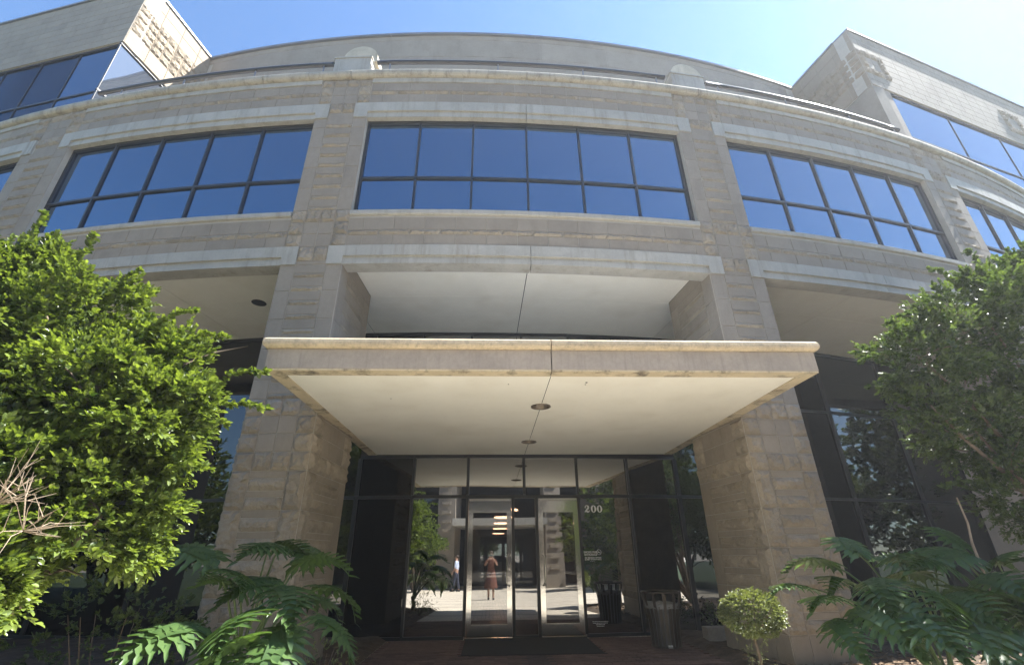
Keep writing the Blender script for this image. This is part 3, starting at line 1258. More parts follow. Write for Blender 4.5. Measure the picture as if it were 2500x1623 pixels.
stroke(sm, [(-.030, -.006), (.018, -.006)], [.006, .006])
stroke(sm, [(.022, -.006), (.030, -.006)], [.006, .006])
stroke(sm, [(.024, .004), (.020, .014), (.028, .022)], [.002, .002, .002])
link('no_smoking_symbol', mesh('no_smoking_symbol', sm.v, sm.f, M.white), wall, on_glass(1.575, 1.49), grot)
pr = MB()
for k, w in enumerate((.16, .15, .09, .075)):
    x = -w
    r2 = random.Random(k)
    while x < w:
        l = r2.uniform(.012, .05)
        pr.box(x, min(x + l, w), -.0005, .0005, -k * .026, -k * .026 + .009)
        x += l + .007
pr.build('small_print', M.white, wall, on_glass(1.49, .25), grot)

# ------------------------------------------------------------------ lobby corridor seen through the doors
lb = MB()
lb.box(-1.45, -1.35, 10.80, 33, 0, 2.85)
lb.box(1.35, 1.45, 10.80, 33, 0, 2.85)
lb.box(-1.35, 1.35, 10.80, 33, 2.52, 2.6)
for x in (-1.0, .1, 1.2):
    lb.box(x - .1, x + .1, 32.4, 32.5, 0, 2.5)
lb.box(-1.35, 1.35, 32.4, 32.5, 2.1, 2.5)
lobby = lb.build('lobby_corridor', M.lobby, B)
fl = MB()
fl.box(-1.35, 1.35, 10.80, 33, -.02, .012)
fl.build('lobby_floor', M.lobbyf, lobby)
for y in (13.0, 15.6, 18.6, 22.4, 27.5):
    q = MB()
    q.lathe([(.30, 2.519), (.30, 2.49), (.001, 2.48)], 20, (-.28, y))
    q.f = [tuple(reversed(f)) for f in q.f]
    q.build('lobby_lamp', M.lamp, lobby)

# ------------------------------------------------------------------ paving under the canopy, mat
kb = MB()
kb.box(-2.62, 2.80, 7.9, 10.60, -.02, .004)
pav = kb.build('brick_pavement', M.mortar2 if hasattr(M, 'mortar2') else M.soil, None)
tag(pav, kind='structure')
bm_cache = {}


def paver(w, l, m):
    if (w, l, m.name) not in bm_cache:
        a, b, c = w / 2 - .003, l / 2 - .003, .004
        vs = [(-a, -b, 0), (a, -b, 0), (a, b, 0), (-a, b, 0), (-a, -b, .020), (a, -b, .020), (a, b, .020), (-a, b, .020),
              (-a + c, -b + c, .024), (a - c, -b + c, .024), (a - c, b - c, .024), (-a + c, b - c, .024)]
        fs = [(8, 9, 10, 11)] + [(4 + i, 4 + (i + 1) % 4, 8 + (i + 1) % 4, 8 + i) for i in range(4)] + [(i, (i + 1) % 4, 4 + (i + 1) % 4, 4 + i) for i in range(4)]
        bm_cache[(w, l, m.name)] = (mesh('brick', vs, fs, m), vs, fs)
    return bm_cache[(w, l, m.name)]


cells = []
ny = int((10.58 - 8.0) / .1)
for j in range(ny):
    y = 8.0 + .1 * j + .05
    x = -2.6 - (.1 if j % 2 else 0)
    while x < 2.78:
        cells.append((x + .1, y))
        x += .2
cells = [c for c in cells if -2.55 < c[0] < 2.72]
cells.sort(key=lambda c: (c[1]))
near = [c for c in cells if c[1] > 8.15][:290]
near_s = set(near)
rest = MB()
for (x, y) in cells:
    if -1.10 < x < 1.12 and 8.95 < y:
        continue
    m_ = M.dbrick if -.12 < x < .22 else M.brick
    dz = rng.uniform(-.002, .002)
    me, vs, fs = paver(.2, .1, m_)
    if (x, y) in near_s:
        link('brick', me, pav, (x, y, .002 + dz))
    else:
        rest.add([(v[0] + x, v[1] + y, v[2] + .002 + dz) for v in vs], fs, 0 if m_ is M.brick else 1)
tag(rest.build('bricks', [M.brick, M.dbrick], pav), kind='stuff')
fm = MB()
fm.box(-1.13, 1.15, 8.90, 10.56, .026, .036)
fm.box(-1.17, 1.19, 8.86, 8.90, .024, .032)
tag(fm.build('door_mat', M.matrub), 'black rubber mat lying on the bricks before the glass doors', 'mat')

# lawns beyond the paved court
M.lawn = mat('dark lawn', (.035, .06, .018), 1, (3, .3), bump=(30, .02))
for x0, x1 in ((-90, -13.5), (14.5, 90)):
    vs = []
    for y in (-80, -12, 7.5, 40):
        vs += [(x0, y, gz(y) + .006), (x1, y, gz(y) + .006)]
    tag(link('lawn', mesh('lawn', vs, [(0, 1, 3, 2), (2, 3, 5, 4), (4, 5, 7, 6)], M.lawn)), kind='structure')

# planting beds
for nm, x0, x1, y0, y1 in (('left', -13, -2.63, 4.4, 11.5), ('right', 2.81, 14, 4.4, 12.0)):
    mb = MB()
    nx, nyy = 60, 46
    r_ = random.Random(3)
    vs = []
    for j in range(nyy + 1):
        for i in range(nx + 1):
            x, y = x0 + (x1 - x0) * i / nx, y0 + (y1 - y0) * j / nyy
            e = min(i, nx - i, j, nyy - j)
            vs.append((x, y, gz(y) + (.0 if e == 0 else .05 + r_.uniform(0, .035))))
    mb.add(vs, [(j * (nx + 1) + i, j * (nx + 1) + i + 1, (j + 1) * (nx + 1) + i + 1, (j + 1) * (nx + 1) + i) for j in range(nyy) for i in range(nx)])
    tag(mb.build('planting_bed', M.soil), kind='structure')
lt = MB()
r_ = random.Random(5)
for k in range(2600):
    if k % 3:
        x, y = r_.gauss(4.6, .9), r_.gauss(7.0, .8)
    else:
        x, y = r_.gauss(-4.0, 1.2), r_.gauss(6.6, 1.2)
    if -2.4 < x < 2.75 or y < 4.7 or y > 10:
        continue
    a = r_.uniform(0, 2 * PI)
    l = r_.uniform(.025, .06)
    T = Matrix.Translation((x, y, gz(y) + .085 + r_.uniform(0, .02))) @ Matrix.Rotation(a, 4, 'Z') @ Matrix.Rotation(r_.uniform(-.7, .7), 4, 'X')
    lt.add([T @ Vector(v) for v in ((-l, 0, 0), (0, -l * .4, .006), (l, 0, 0), (0, l * .4, .006))], [(0, 1, 2), (0, 2, 3)])
tag(lt.build('leaf_litter', M.litter), 'brown fallen leaves and mulch scattered over the planting beds', 'leaf litter', kind='stuff')
kb = MB()
kb.box(3.15, 3.55, 9.60, 9.85, .02, .26)
tag(kb.build('concrete_kerb_block', M.conc), 'pale low concrete block by the dark glass behind the clipped bush', 'concrete block')


# ------------------------------------------------------------------ litter bin
def bin_():
    X0, Y0 = 2.28, 9.25
    t = thing('litter_bin', (X0, Y0, .026), 'round slatted metal litter bin with flared hoop rim beside the entrance glass', 'litter bin')
    n = 22
    prof = [(.235, .03), (.245, .25), (.265, .50), (.285, .62), (.31, .70), (.325, .80)]
    me = None
    for k in range(n):
        if me is None:
            q = MB()
            w = .024
            vs, fs = [], []
            for r, z in prof:
                vs += [(r - .004, -w, z), (r + .004, -w, z), (r + .004, w, z), (r - .004, w, z)]
            for i in range(len(prof) - 1):
                for j in range(4):
                    fs.append((i * 4 + j, i * 4 + (j + 1) % 4, (i + 1) * 4 + (j + 1) % 4, (i + 1) * 4 + j))
            fs += [(3, 2, 1, 0), tuple(len(vs) - 4 + i for i in range(4))]
            me = mesh('slat', vs, fs, M.binm)
        # upper slats above the body are fewer: every second one reaches the hoop
        link('slat', me, t, (X0, Y0, .026), 2 * PI * k / n) if k % 2 == 0 else None
        if k % 2:
            if not hasattr(bin_, 'm2'):
                vs, fs = [], []
                p2 = [p for p in prof if p[1] < .65]
                for r, z in p2:
                    vs += [(r - .004, -.024, z), (r + .004, -.024, z), (r + .004, .024, z), (r - .004, .024, z)]
                for i in range(len(p2) - 1):
                    for j in range(4):
                        fs.append((i * 4 + j, i * 4 + (j + 1) % 4, (i + 1) * 4 + (j + 1) % 4, (i + 1) * 4 + j))
                fs += [(3, 2, 1, 0), tuple(len(vs) - 4 + i for i in range(4))]
                bin_.m2 = mesh('slat', vs, fs, M.binm)
            link('slat', bin_.m2, t, (X0, Y0, .026), 2 * PI * k / n)
    for r, z, rr in ((.325, .825, .014), (.272, .60, .010), (.238, .04, .012)):
        q = MB()
        N_ = 40
        c = [(r * cos(2 * PI * i / N_), r * sin(2 * PI * i / N_), z) for i in range(N_)]
        for i in range(N_):
            for j in range(6):
                a = 2 * PI * j / 6
                q.v.append(((r + rr * cos(a)) * cos(2 * PI * i / N_), (r + rr * cos(a)) * sin(2 * PI * i / N_), z + rr * sin(a)))
        q.f = [(i * 6 + j, ((i + 1) % N_) * 6 + j, ((i + 1) % N_) * 6 + (j + 1) % 6, i * 6 + (j + 1) % 6) for i in range(N_) for j in range(6)]
        q.mi = [0] * len(q.f)
        q.build('hoop', M.binm, t, (X0, Y0, .026), smooth=True)
    q = MB()
    r2 = random.Random(2)
    vs = []
    N_ = 36
    rows = [(.21, .05), (.225, .5), (.255, .64), (.283, .665), (.290, .63), (.287, .585)]
    for ri, (r, z) in enumerate(rows):
        for i in range(N_):
            k = r2.uniform(-.008, .008) * (ri > 1)
            vs.append(((r + k) * cos(2 * PI * i / N_), (r + k) * sin(2 * PI * i / N_), z + k * 1.6))
    q.add(vs, [(j * N_ + i, j * N_ + (i + 1) % N_, (j + 1) * N_ + (i + 1) % N_, (j + 1) * N_ + i) for j in range(len(rows) - 1) for i in range(N_)])
    q.build('bin_liner', M.liner, t, (X0, Y0, .026), smooth=True)
    q = MB()
    q.lathe([(.0, .03), (.235, .03), (.235, .05), (0, .05)], 30)
    q.build('base_plate', M.binm, t, (X0, Y0, .026))
    for a in (-1.72, -1.56):
        q = MB()
        T = Matrix.Rotation(a, 4, 'Z')
        q.box(.243, .246, -.018, .018, .03, .075, T=T)
        q.build('sticker', M.white, t, (X0, Y0, .026))


bin_()


# ------------------------------------------------------------------ foliage
def foliage(twigs, leaf_len, seed, tone_fn=None, width=.5, per=11):
    """twigs: array (n, 7) base xyz, direction xyz, length. Returns mesh arrays"""
    rg = np.random.default_rng(seed)
    n = len(twigs)
    base, d, ln = twigs[:, :3], twigs[:, 3:6], twigs[:, 6]
    d = d / np.linalg.norm(d, axis=1, keepdims=True)
    up = np.array([0, 0, 1.0])
    side = np.cross(d, up)
    side /= np.linalg.norm(side, axis=1, keepdims=True) + 1e-6
    nrm = np.cross(side, d)
    V, T = [], []
    tone_t = rg.random(n)
    for k in range(per):
        f = (k + .6) / per
        sg = 1 if k % 2 else -1
        ang = rg.uniform(.55, 1.25, n) * (1 - .55 * f)
        spin = rg.uniform(-.9, .9, n) + (0 if k % 4 < 2 else 1.2)
        s2 = side * np.cos(spin)[:, None] + nrm * np.sin(spin)[:, None]
        ld = d * np.cos(ang)[:, None] + s2 * (sg * np.sin(ang))[:, None] + up * .12
        ld /= np.linalg.norm(ld, axis=1, keepdims=True)
        p = base + d * (ln * f)[:, None] - up * (ln * .12 * f * f)[:, None]
        ln_up = nrm * .8 + up * .5 + rg.normal(0, .45, (n, 3))
        w = np.cross(ld, ln_up)
        w /= np.linalg.norm(w, axis=1, keepdims=True) + 1e-6
        u = np.cross(w, ld)
        L_ = leaf_len * rg.uniform(.5, 1.3, n) * (1 - .25 * f)
        W_ = L_ * width * .5
        q = lambda a, b, c: p + ld * (L_ * a)[:, None] + w * (W_ * b)[:, None] + u * (L_ * c)[:, None]
        V.append(np.stack([q(0, 0, 0), q(.35, 1, .10), q(.75, .8, .06), q(1.0, 0, -.06), q(.75, -.8, .06), q(.35, -1, .10)], 1))
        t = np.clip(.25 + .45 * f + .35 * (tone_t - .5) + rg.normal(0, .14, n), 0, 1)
        T.append(t)
    V = np.concatenate(V, 0).reshape(-1, 3)
    T = np.concatenate(T, 0)
    return V, T


def leaf_mesh(name, V, T, m):
    nl = len(T)
    me = bpy.data.meshes.new(name)
    me.vertices.add(nl * 6)
    me.vertices.foreach_set('co', V.astype(np.float32).ravel())
    idx = np.arange(nl)[:, None] * 6
    loops = np.concatenate([idx + np.array([[0, 1, 2, 3]]), idx + np.array([[0, 3, 4, 5]])], 1).ravel()
    me.loops.add(nl * 8)
    me.loops.foreach_set('vertex_index', loops.astype(np.int32))
    me.polygons.add(nl * 2)
    me.polygons.foreach_set('loop_start', (np.arange(nl * 2) * 4).astype(np.int32))
    me.polygons.foreach_set('loop_total', np.full(nl * 2, 4, np.int32))
    me.update(calc_edges=True)
    a = me.attributes.new('tone', 'FLOAT', 'POINT')
    a.data.foreach_set('value', np.repeat(T, 6).astype(np.float32))
    me.materials.append(m)
    return me


CAMP = np.array([-.67, 0, EYE])


def twigs_in(blobs, dens, seed, shell=.55, length=(.07, .17)):
    """blobs: (x, y, z, rx, ry, rz); most twigs gather in small clumps near the surface"""
    rg = np.random.default_rng(seed)
    out = []

    def unit(n):
        v = rg.normal(0, 1, (n, 3))
        return v / np.linalg.norm(v, axis=1, keepdims=True)
    for (x, y, z, rx, ry, rz) in blobs:
        rr = np.array([rx, ry, rz])
        n = int(dens * (rx * ry + ry * rz + rx * rz))
        n1 = int(n * .30)
        v = unit(n1)
        p = np.array([x, y, z]) + v * ((shell * .8 + (1 - shell) * rg.random(n1) ** .7) * .92)[:, None] * rr
        out.append(np.concatenate([p, v * .9 + np.array([0, 0, .35]) + rg.normal(0, .45, (n1, 3)), rg.uniform(*length, n1)[:, None]], 1))
        m = rx * .26 if rx > .6 else .15
        nc = max(10, int(26 * (rx / .8) ** .5 * (1 if rx > .5 else .6)))
        vc = unit(nc)
        cc = np.array([x, y, z]) + vc * rg.uniform(.78, 1.04, nc)[:, None] * rr
        k = rg.integers(0, nc, n - n1)
        cr = rg.uniform(.6, 1.25, nc)[k] * m
        w = unit(n - n1)
        p = cc[k] + w * (cr * (.35 + .65 * rg.random(n - n1)))[:, None] * np.array([1.15, 1.15, .75])
        d = w * .7 + vc[k] * .7 + np.array([0, 0, .35]) + rg.normal(0, .4, (n - n1, 3))
        out.append(np.concatenate([p, d, rg.uniform(*length, n - n1)[:, None]], 1))
    return np.concatenate(out, 0)


def limbs(mb, base, targets, r0, seed, sag=.1):
    r_ = random.Random(seed)
    base = Vector(base)
    for tgt in targets:
        tgt = Vector(tgt)
        pts = []
        n = 7
        for i in range(n + 1):
            f = i / n
            p = base.lerp(tgt, f)
            p += Vector((r_.uniform(-1, 1), r_.uniform(-1, 1), r_.uniform(-.5, .5))) * .05 * (0 if i == 0 else 1)
            p.z += sag * sin(PI * f)
            pts.append(p)
        mb.tube(pts, [r0 * (1 - .85 * i / n) + .004 for i in range(n + 1)], 6)
        for k in range(5):
            i = r_.randint(3, n)
            q = pts[i]
            e = q + Vector((r_.uniform(-1, 1), r_.uniform(-1, 1), r_.uniform(-.2, 1))) * .5
            mb.tube([q, q.lerp(e, .5) + Vector((0, 0, .04)), e], [r0 * .3, r0 * .2, .003], 5)


def se(a, e, y, r, rz=None):
    """blob from the viewer's slopes, at depth y"""
    return (CAMP[0] + a * y, y, EYE + e * y, r, r, rz or r * .9)


def tree(name, blobs, base, label, cat, dens, leaf, m, seed, extra=None, shell=.5, group=None, per=11):
    t = thing(name, base, label, cat, group)
    tw = twigs_in(blobs, dens, seed, shell)
    if extra is not None:
        tw = np.concatenate([tw, extra], 0)
    V, T = foliage(tw, leaf, seed + 1, per=per, width=.60)
    V -= np.array(base)
    link('crown', leaf_mesh('crown', V, T, m), t, base)
    mb = MB()
    b = Vector(base)
    limbs(mb, (0, 0, -.05), [Vector(q[:3]) - b for q in blobs], .05, seed)
    mb.build('trunk', M.bark, t, base, smooth=True)
    return t


def spray(p0, p1, n, seed, L=.05):
    """a thin leafy shoot from p0 to p1: short twigs either side"""
    rg = np.random.default_rng(seed)
    p0, p1 = np.array(p0), np.array(p1)
    f = np.linspace(0, 1, n)[:, None]
    p = p0 + (p1 - p0) * f + rg.normal(0, .012, (n, 3))
    p[:, 2] += .10 * np.sin(f[:, 0] * PI)
    d = (p1 - p0) + rg.normal(0, .35, (n, 3)) * np.linalg.norm(p1 - p0)
    return np.concatenate([p, d, np.full((n, 1), L) * (1.3 - f * .6)], 1)


def sp(a, e, y):
    return (CAMP[0] + a * y, y, EYE + e * y)


# left tree
lb_ = [se(-1.18, .56, 4.7, .85), se(-.98, .44, 4.7, .85), se(-.84, .30, 4.5, .72), se(-.72, .25, 4.4, .52), se(-.74, .08, 4.2, .50),
       se(-1.0, .14, 4.1, .85), se(-1.25, .30, 4.2, 1.0), se(-.96, -.0, 3.7, .50), se(-1.22, .0, 3.5, .60), se(-.70, .38, 4.7, .35), se(-1.05, .60, 4.9, .35)]
ex = [spray(sp(-.68, .30, 4.4), sp(-.50, .37, 4.3), 22, 1), spray(sp(-.66, .26, 4.4), sp(-.485, .285, 4.3), 24, 2), spray(sp(-.66, .20, 4.3), sp(-.56, .25, 4.2), 18, 3),
      spray(sp(-.82, .42, 4.4), sp(-.70, .52, 4.3), 20, 4), spray(sp(-.72, .42, 4.4), sp(-.61, .45, 4.3), 20, 5), spray(sp(-.70, .12, 4.2), sp(-.57, .16, 4.1), 20, 6),
      spray(sp(-.95, -.02, 3.3), sp(-.86, -.10, 3.1), 14, 7), spray(sp(-1.1, .0, 3.2), sp(-1.0, -.07, 3.0), 14, 8), spray(sp(-.9, -.02, 3.6), sp(-.72, .0, 3.5), 16, 9),
      spray(sp(-1.15, .62, 4.6), sp(-1.13, .79, 4.6), 22, 10), spray(sp(-1.0, .58, 4.7), sp(-.99, .72, 4.6), 20, 11), spray(sp(-.9, .5, 4.7), sp(-.86, .62, 4.6), 20, 12)]
base_l = (-5.2, 4.6, .0)
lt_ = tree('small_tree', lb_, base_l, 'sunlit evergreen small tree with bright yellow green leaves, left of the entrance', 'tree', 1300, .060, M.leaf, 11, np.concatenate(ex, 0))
# bare twigs that show on its lower left side
bt = MB()
r_ = random.Random(4)
for (a, e, y) in ((-1.22, .12, 3.2), (-1.18, .06, 3.1), (-.95, .10, 3.35), (-.88, .05, 3.4)):
    o0 = Vector(sp(a, e, y))
    for k in range(16):
        d = Vector((r_.uniform(-.2, 1), r_.uniform(-.6, .1), r_.uniform(-.2, .8))).normalized() * r_.uniform(.18, .45)
        q = o0 + d * .5 + Vector((r_.uniform(-.04, .04), 0, r_.uniform(-.04, .04)))
        bt.tube([o0, q, o0 + d], [.0035, .0026, .001], 4)
        bt.tube([q, q + Vector((r_.uniform(-.1, .1), r_.uniform(-.1, .1), r_.uniform(0, .14)))], [.003, .001], 4)
bt.v = [tuple(Vector(v) - Vector(base_l)) for v in bt.v]
bt.build('bare_twigs', M.twig, lt_, base_l)

# right tree
rb_ = [se(1.22, .50, 5.2, .72), se(1.02, .42, 5.2, .52), se(1.28, .26, 5.4, .85), se(1.06, .24, 5.3, .52), se(1.42, .56, 5.2, .85), se(1.38, .12, 5.2, .75),
       se(1.13, .10, 5.3, .42), se(1.6, .3, 5.4, 1.1), se(1.35, .62, 5.3, .35), se(.98, .30, 5.2, .25)]
ex = [spray(sp(1.08, .52, 5.1), sp(.96, .50, 5.0), 20, 21), spray(sp(1.0, .40, 5.1), sp(.865, .40, 5.0), 22, 22), spray(sp(1.02, .36, 5.1), sp(.865, .34, 5.0), 20, 23),
      spray(sp(1.2, .60, 5.1), sp(1.14, .66, 5.0), 20, 24), spray(sp(1.08, .24, 5.1), sp(.91, .27, 5.0), 22, 25), spray(sp(1.10, .10, 5.1), sp(.95, .12, 5.0), 18, 26),
      spray(sp(1.3, .64, 5.2), sp(1.26, .72, 5.2), 16, 27)]
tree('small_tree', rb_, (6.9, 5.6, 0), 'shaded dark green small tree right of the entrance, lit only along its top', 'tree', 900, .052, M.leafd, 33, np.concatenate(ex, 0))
st = MB()
st.tube([sp(.966, -.30, 5.1), sp(.966, -.10, 5.1), sp(.965, .013, 5.1), sp(.972, .05, 5.1), sp(.97, .10, 5.1)], [.016, .014, .012, .010, .007], 7)
stt = tag(st.build('thin_stake', M.twig, None), 'thin pale bare stem standing beneath the shaded right hand tree', 'stem')


# clipped ball bush on its stem
def ball_bush():
    y = 6.4
    c = sp(.483, -.103, y)
    base = (c[0], c[1], 0.03)
    t = thing('clipped_bush', base, 'small clipped round bush on a thin stem in front of the right pier', 'bush')
    rg = np.random.default_rng(8)
    n = 2300
    v = rg.normal(0, 1, (n, 3))
    v /= np.linalg.norm(v, axis=1, keepdims=True)
    v[:, 2] = np.where(v[:, 2] < 0, v[:, 2] * .85, v[:, 2] * .95)
    lump = 1 + .05 * np.sin(v[:, 0] * 9) * np.sin(v[:, 2] * 8)
    p = np.array([0, 0, c[2] - .03]) + v * ((.62 + .38 * rg.random(n) ** .5) * lump * (.35 + .035 * np.sin(v[:, 0] * 3 + 1)))[:, None] * np.array([1.08, 1.08, .70])
    tw = np.concatenate([p, v + rg.normal(0, .3, (n, 3)), rg.uniform(.02, .04, (n, 1))], 1)
    V, T = foliage(tw, .024, 4, per=7, width=.95)
    T = T * .7
    link('crown', leaf_mesh('crown', V, T, M.ball), t, base)
    mb = MB()
    mb.tube([(0, 0, -.02), (.02, 0, .3), (-.01, .01, c[2] - .2)], [.022, .017, .013], 7)
    r2 = random.Random(3)
    for k in range(16):
        a = r2.uniform(0, 2 * PI)
        mb.tube([(0, 0, c[2] - .3), (.12 * cos(a), .12 * sin(a), c[2] - .14), (.28 * cos(a), .28 * sin(a), c[2] + r2.uniform(-.1, .2))], [.008, .006, .002], 4)
    mb.build('stem', M.bark, t, base)
    # a few shoots low on the stem
    V, T = foliage(np.array([[rg.uniform(-.1, .1), rg.uniform(-.1, .1), z, rg.normal(0, 1), rg.normal(0, 1), .5, .09] for z in np.linspace(.05, .52, 60)]), .022, 6, per=8)
    link('stem_shoots', leaf_mesh('stem_shoots', V, T, M.ball), t, base)


ball_bush()


# low dark shrub at the foot of the left pier
def low_shrub(name, c, r, label, seed, m, dens=420, leaf=.03):
    t = thing(name, (c[0], c[1], .04), label, 'shrub')
    tw = twigs_in([(0, 0, r * .8, r, r, r * .9)], dens, seed, .4, (.04, .1))
    V, T = foliage(tw, leaf, seed, per=9)
    link('crown', leaf_mesh('crown', V, T, m), t, (c[0], c[1], .04))
    mb = MB()
    for k in range(7):
        a = k * .9
        mb.tube([(0, 0, 0), (r * .4 * cos(a), r * .4 * sin(a), r * .6), (r * .6 * cos(a), r * .6 * sin(a), r * 1.2)], [.01, .007, .003], 5)
    mb.build('stem', M.bark, t, (c[0], c[1], .04))


low_shrub('low_shrub', (-2.72, 6.9), .32, 'low dull green shrub at the foot of the left pier', 51, M.ball)
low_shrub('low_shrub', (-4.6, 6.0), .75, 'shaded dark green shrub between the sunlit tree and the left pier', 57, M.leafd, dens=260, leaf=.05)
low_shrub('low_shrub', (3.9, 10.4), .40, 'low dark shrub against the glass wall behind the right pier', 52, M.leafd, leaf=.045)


# philodendrons: big, deeply cut leaves on arching stalks
def philo_leaf(seed, size):
    r_ = random.Random(seed)
    n = 26
    vs, fs, tn = [], [], []
    L_ = size
    curl = r_.uniform(.55, 1.2)

    def mid(f):
        # midrib droops along its length
        a = -.15 + curl * f
        return Vector((0, L_ * (f * (1 - .22 * curl * f)), -L_ * .38 * curl * f * f + .06 * L_ * sin(PI * f)))
    lobes = 11
    for side in (-1, 1):
        for i in range(lobes):
            f = -.02 + .98 * (i / (lobes - .2)) ** .95
            root = mid(max(f, 0))
            frac = i / (lobes - 1)
            ll = L_ * (.27 + .20 * sin(PI * min(1, frac * 1.0 + .18))) * (1 - .58 * frac ** 2.2) * r_.uniform(.88, 1.1)
            ang = (2.55 - 2.25 * frac) + r_.uniform(-.07, .07)      # from the tip direction
            dr = Vector((side * sin(ang), cos(ang), -.04))
            lw = L_ * .053 * (1.1 - .35 * frac)
            segs = 7
            k0 = len(vs)
            ph = r_.uniform(0, 6)
            for j in range(segs + 1):
                g = j / segs
                cen = root + dr * ll * g
                bend = side * .0
                cen += Vector((0, ll * .22 * g * g, -ll * .24 * g * g))      # lobe tips sweep forward and hang
                wid = lw * (.55 + .75 * sin(PI * min(1, g * .9 + .12))) * (1 - g ** 3 * .85)
                wid *= 1 + .34 * sin(g * 13 + ph)
                nn = Vector((-dr.y, dr.x, 0)).normalized()
                vs.append(cen + nn * wid + Vector((0, 0, .012 * L_)))
                vs.append(cen + Vector((0, 0, -.008 * L_)))
                vs.append(cen - nn * wid + Vector((0, 0, .012 * L_)))
                tone = .45 + .25 * r_.random()
                tn += [tone - .25, tone + .45 if g < .8 else tone, tone + .1]
                if j:
                    a = k0 + 3 * (j - 1)
                    if side > 0:
                        fs += [(a, a + 3, a + 4, a + 1), (a + 1, a + 4, a + 5, a + 2)]
                    else:
                        fs += [(a, a + 3, a + 4, a + 1), (a + 1, a + 4, a + 5, a + 2)]
            # a small secondary tooth at mid lobe
            if r_.random() < .85:
                g = .55
                c0 = vs[k0 + 3 * 3 + 1]
                dd = (dr + Vector((0, .9, 0))).normalized() if r_.random() < .7 else (dr - Vector((0, .8, 0))).normalized()
                q = len(vs)
                nn = Vector((-dd.y, dd.x, 0)) * lw * .5
                vs += [c0 + nn, c0 + dd * ll * .22 + nn * .9 + Vector((0, 0, -.01)), c0 + dd * ll * .32 + Vector((0, 0, -.03 * L_)), c0 + dd * ll * .22 - nn * .9 + Vector((0, 0, -.01)), c0 - nn]
                fs.append((q, q + 1, q + 2, q + 3, q + 4))
                tn += [.4] * 5
    # blade along the midrib
    k0 = len(vs)
    for j in range(13):
        f = j / 12
        p = mid(f)
        w = L_ * .150 * (1 - f * .75) * (1 if j else .6)
        vs += [p + Vector((w, 0, .012 * L_)), p, p - Vector((w, 0, -.012 * L_))]
        tn += [.45, .95, .45]
        if j:
            a = k0 + 3 * (j - 1)
            fs += [(a, a + 3, a + 4, a + 1), (a + 1, a + 4, a + 5, a + 2)]
    # tip lobe
    p = mid(1.0)
    q = len(vs)
    vs += [p + Vector((L_ * .04, 0, 0)), p + Vector((L_ * .03, L_ * .10, -.05 * L_)), p + Vector((0, L_ * .17, -.11 * L_)), p + Vector((-L_ * .03, L_ * .10, -.05 * L_)), p + Vector((-L_ * .04, 0, 0))]
    fs.append((q, q + 1, q + 2, q + 3, q + 4))
    tn += [.5] * 5
    me = mesh('leaf', vs, fs, M.philo, True)
    a = me.attributes.new('tone', 'FLOAT', 'POINT')
    a.data.foreach_set('value', np.array(tn, dtype=np.float32))
    return me


PL = [philo_leaf(k, 1.0) for k in range(6)]
M.stalk = mat('philodendron stalk', (.10, .15, .05), .5)


def philodendron(base, leaves, label):
    """leaves: (x, y, z, heading deg, pitch deg, size) leaf base positions in the scene"""
    base = Vector(base)
    t = thing('philodendron', base, label, 'philodendron')
    r_ = random.Random(int(base.x * 10))
    mb = MB()
    mb.tube([(0, 0, -.05), (.03, .02, .18), (-.02, .05, .38)], [.06, .055, .04], 9)
    mb.build('stem', M.bark, t, base, smooth=True)
    for k, (x, y, z, hd, pt, s) in enumerate(leaves):
        o = link('leaf', PL[k % 6], t, (x, y, z))
        h = rad(hd)
        o.rotation_euler = (rad(pt + r_.uniform(-14, 10)), rad(r_.uniform(-32, 32)), h + r_.uniform(-.3, .3))
        s *= 1.16
        if 90 < hd % 360 < 270 or pt < 0:
            pt -= 34
        o.scale = (s, s, s)
        # stalk as the leaf's own piece, in scene coordinates
        Mi = (Matrix.Translation(Vector((x, y, z))) @ o.rotation_euler.to_matrix().to_4x4() @ Matrix.Diagonal((s, s, s, 1))).inverted()
        p0 = base + Vector((r_.uniform(-.05, .05), r_.uniform(-.05, .05), .3))
        p1 = Vector((x, y, z))
        mid_ = p0.lerp(p1, .55) + Vector((0, 0, .16))
        pts = [p0, p0.lerp(mid_, .5) + Vector((0, 0, .05)), mid_, mid_.lerp(p1, .6) + Vector((0, 0, .03)), p1]
        q = MB()
        q.tube([Mi @ v for v in pts], [.013 / s, .012 / s, .011 / s, .009 / s, .007 / s], 6)
        link('leaf_stalk', mesh('leaf_stalk', q.v, q.f, M.stalk, True), o, world=False)
    return t


def lf(a, e, y, hd, pt, s):
    x, yy, z = sp(a, e, y)
    return (x, yy, z, hd, pt, s)


# heading: 0 = leaf points away from the viewer (+Y); 180 = towards; 90 = to the left; -90 = right
philodendron((-3.15, 5.7, 0.03), [
    lf(-.42, .02, 5.83, -35, 20, 0.50), lf(-.40, .02, 5.58, 150, 10, 0.48), lf(-.36, -.01, 5.70, -80, 15, 0.55), lf(-.52, .0, 5.33, 100, 10, 0.53), lf(-.49, -.02, 5.21, -120, 0, 0.43),
    lf(-.38, -.05, 5.21, -150, -5, 0.58), lf(-.31, -.05, 5.83, -100, -5, 0.53), lf(-.44, -.09, 4.96, 175, -15, 0.60), lf(-.53, -.11, 4.84, 140, -10, 0.60), lf(-.36, -.12, 4.96, -170, -25, 0.60),
    lf(-.46, -.05, 5.33, 60, 10, 0.48), lf(-.30, -.10, 5.46, -95, -20, 0.50), lf(-.43, -.13, 4.71, 120, -10, 0.55), lf(-.35, .0, 6.08, 10, 30, 0.43), lf(-.34, -.07, 6.08, -60, 5, 0.48), lf(-.40, -.04, 5.46, 130, 5, 0.50),
    lf(-.48, -.14, 4.84, -160, -20, 0.53)],
    'large philodendron with deeply cut leaves before the left pier')
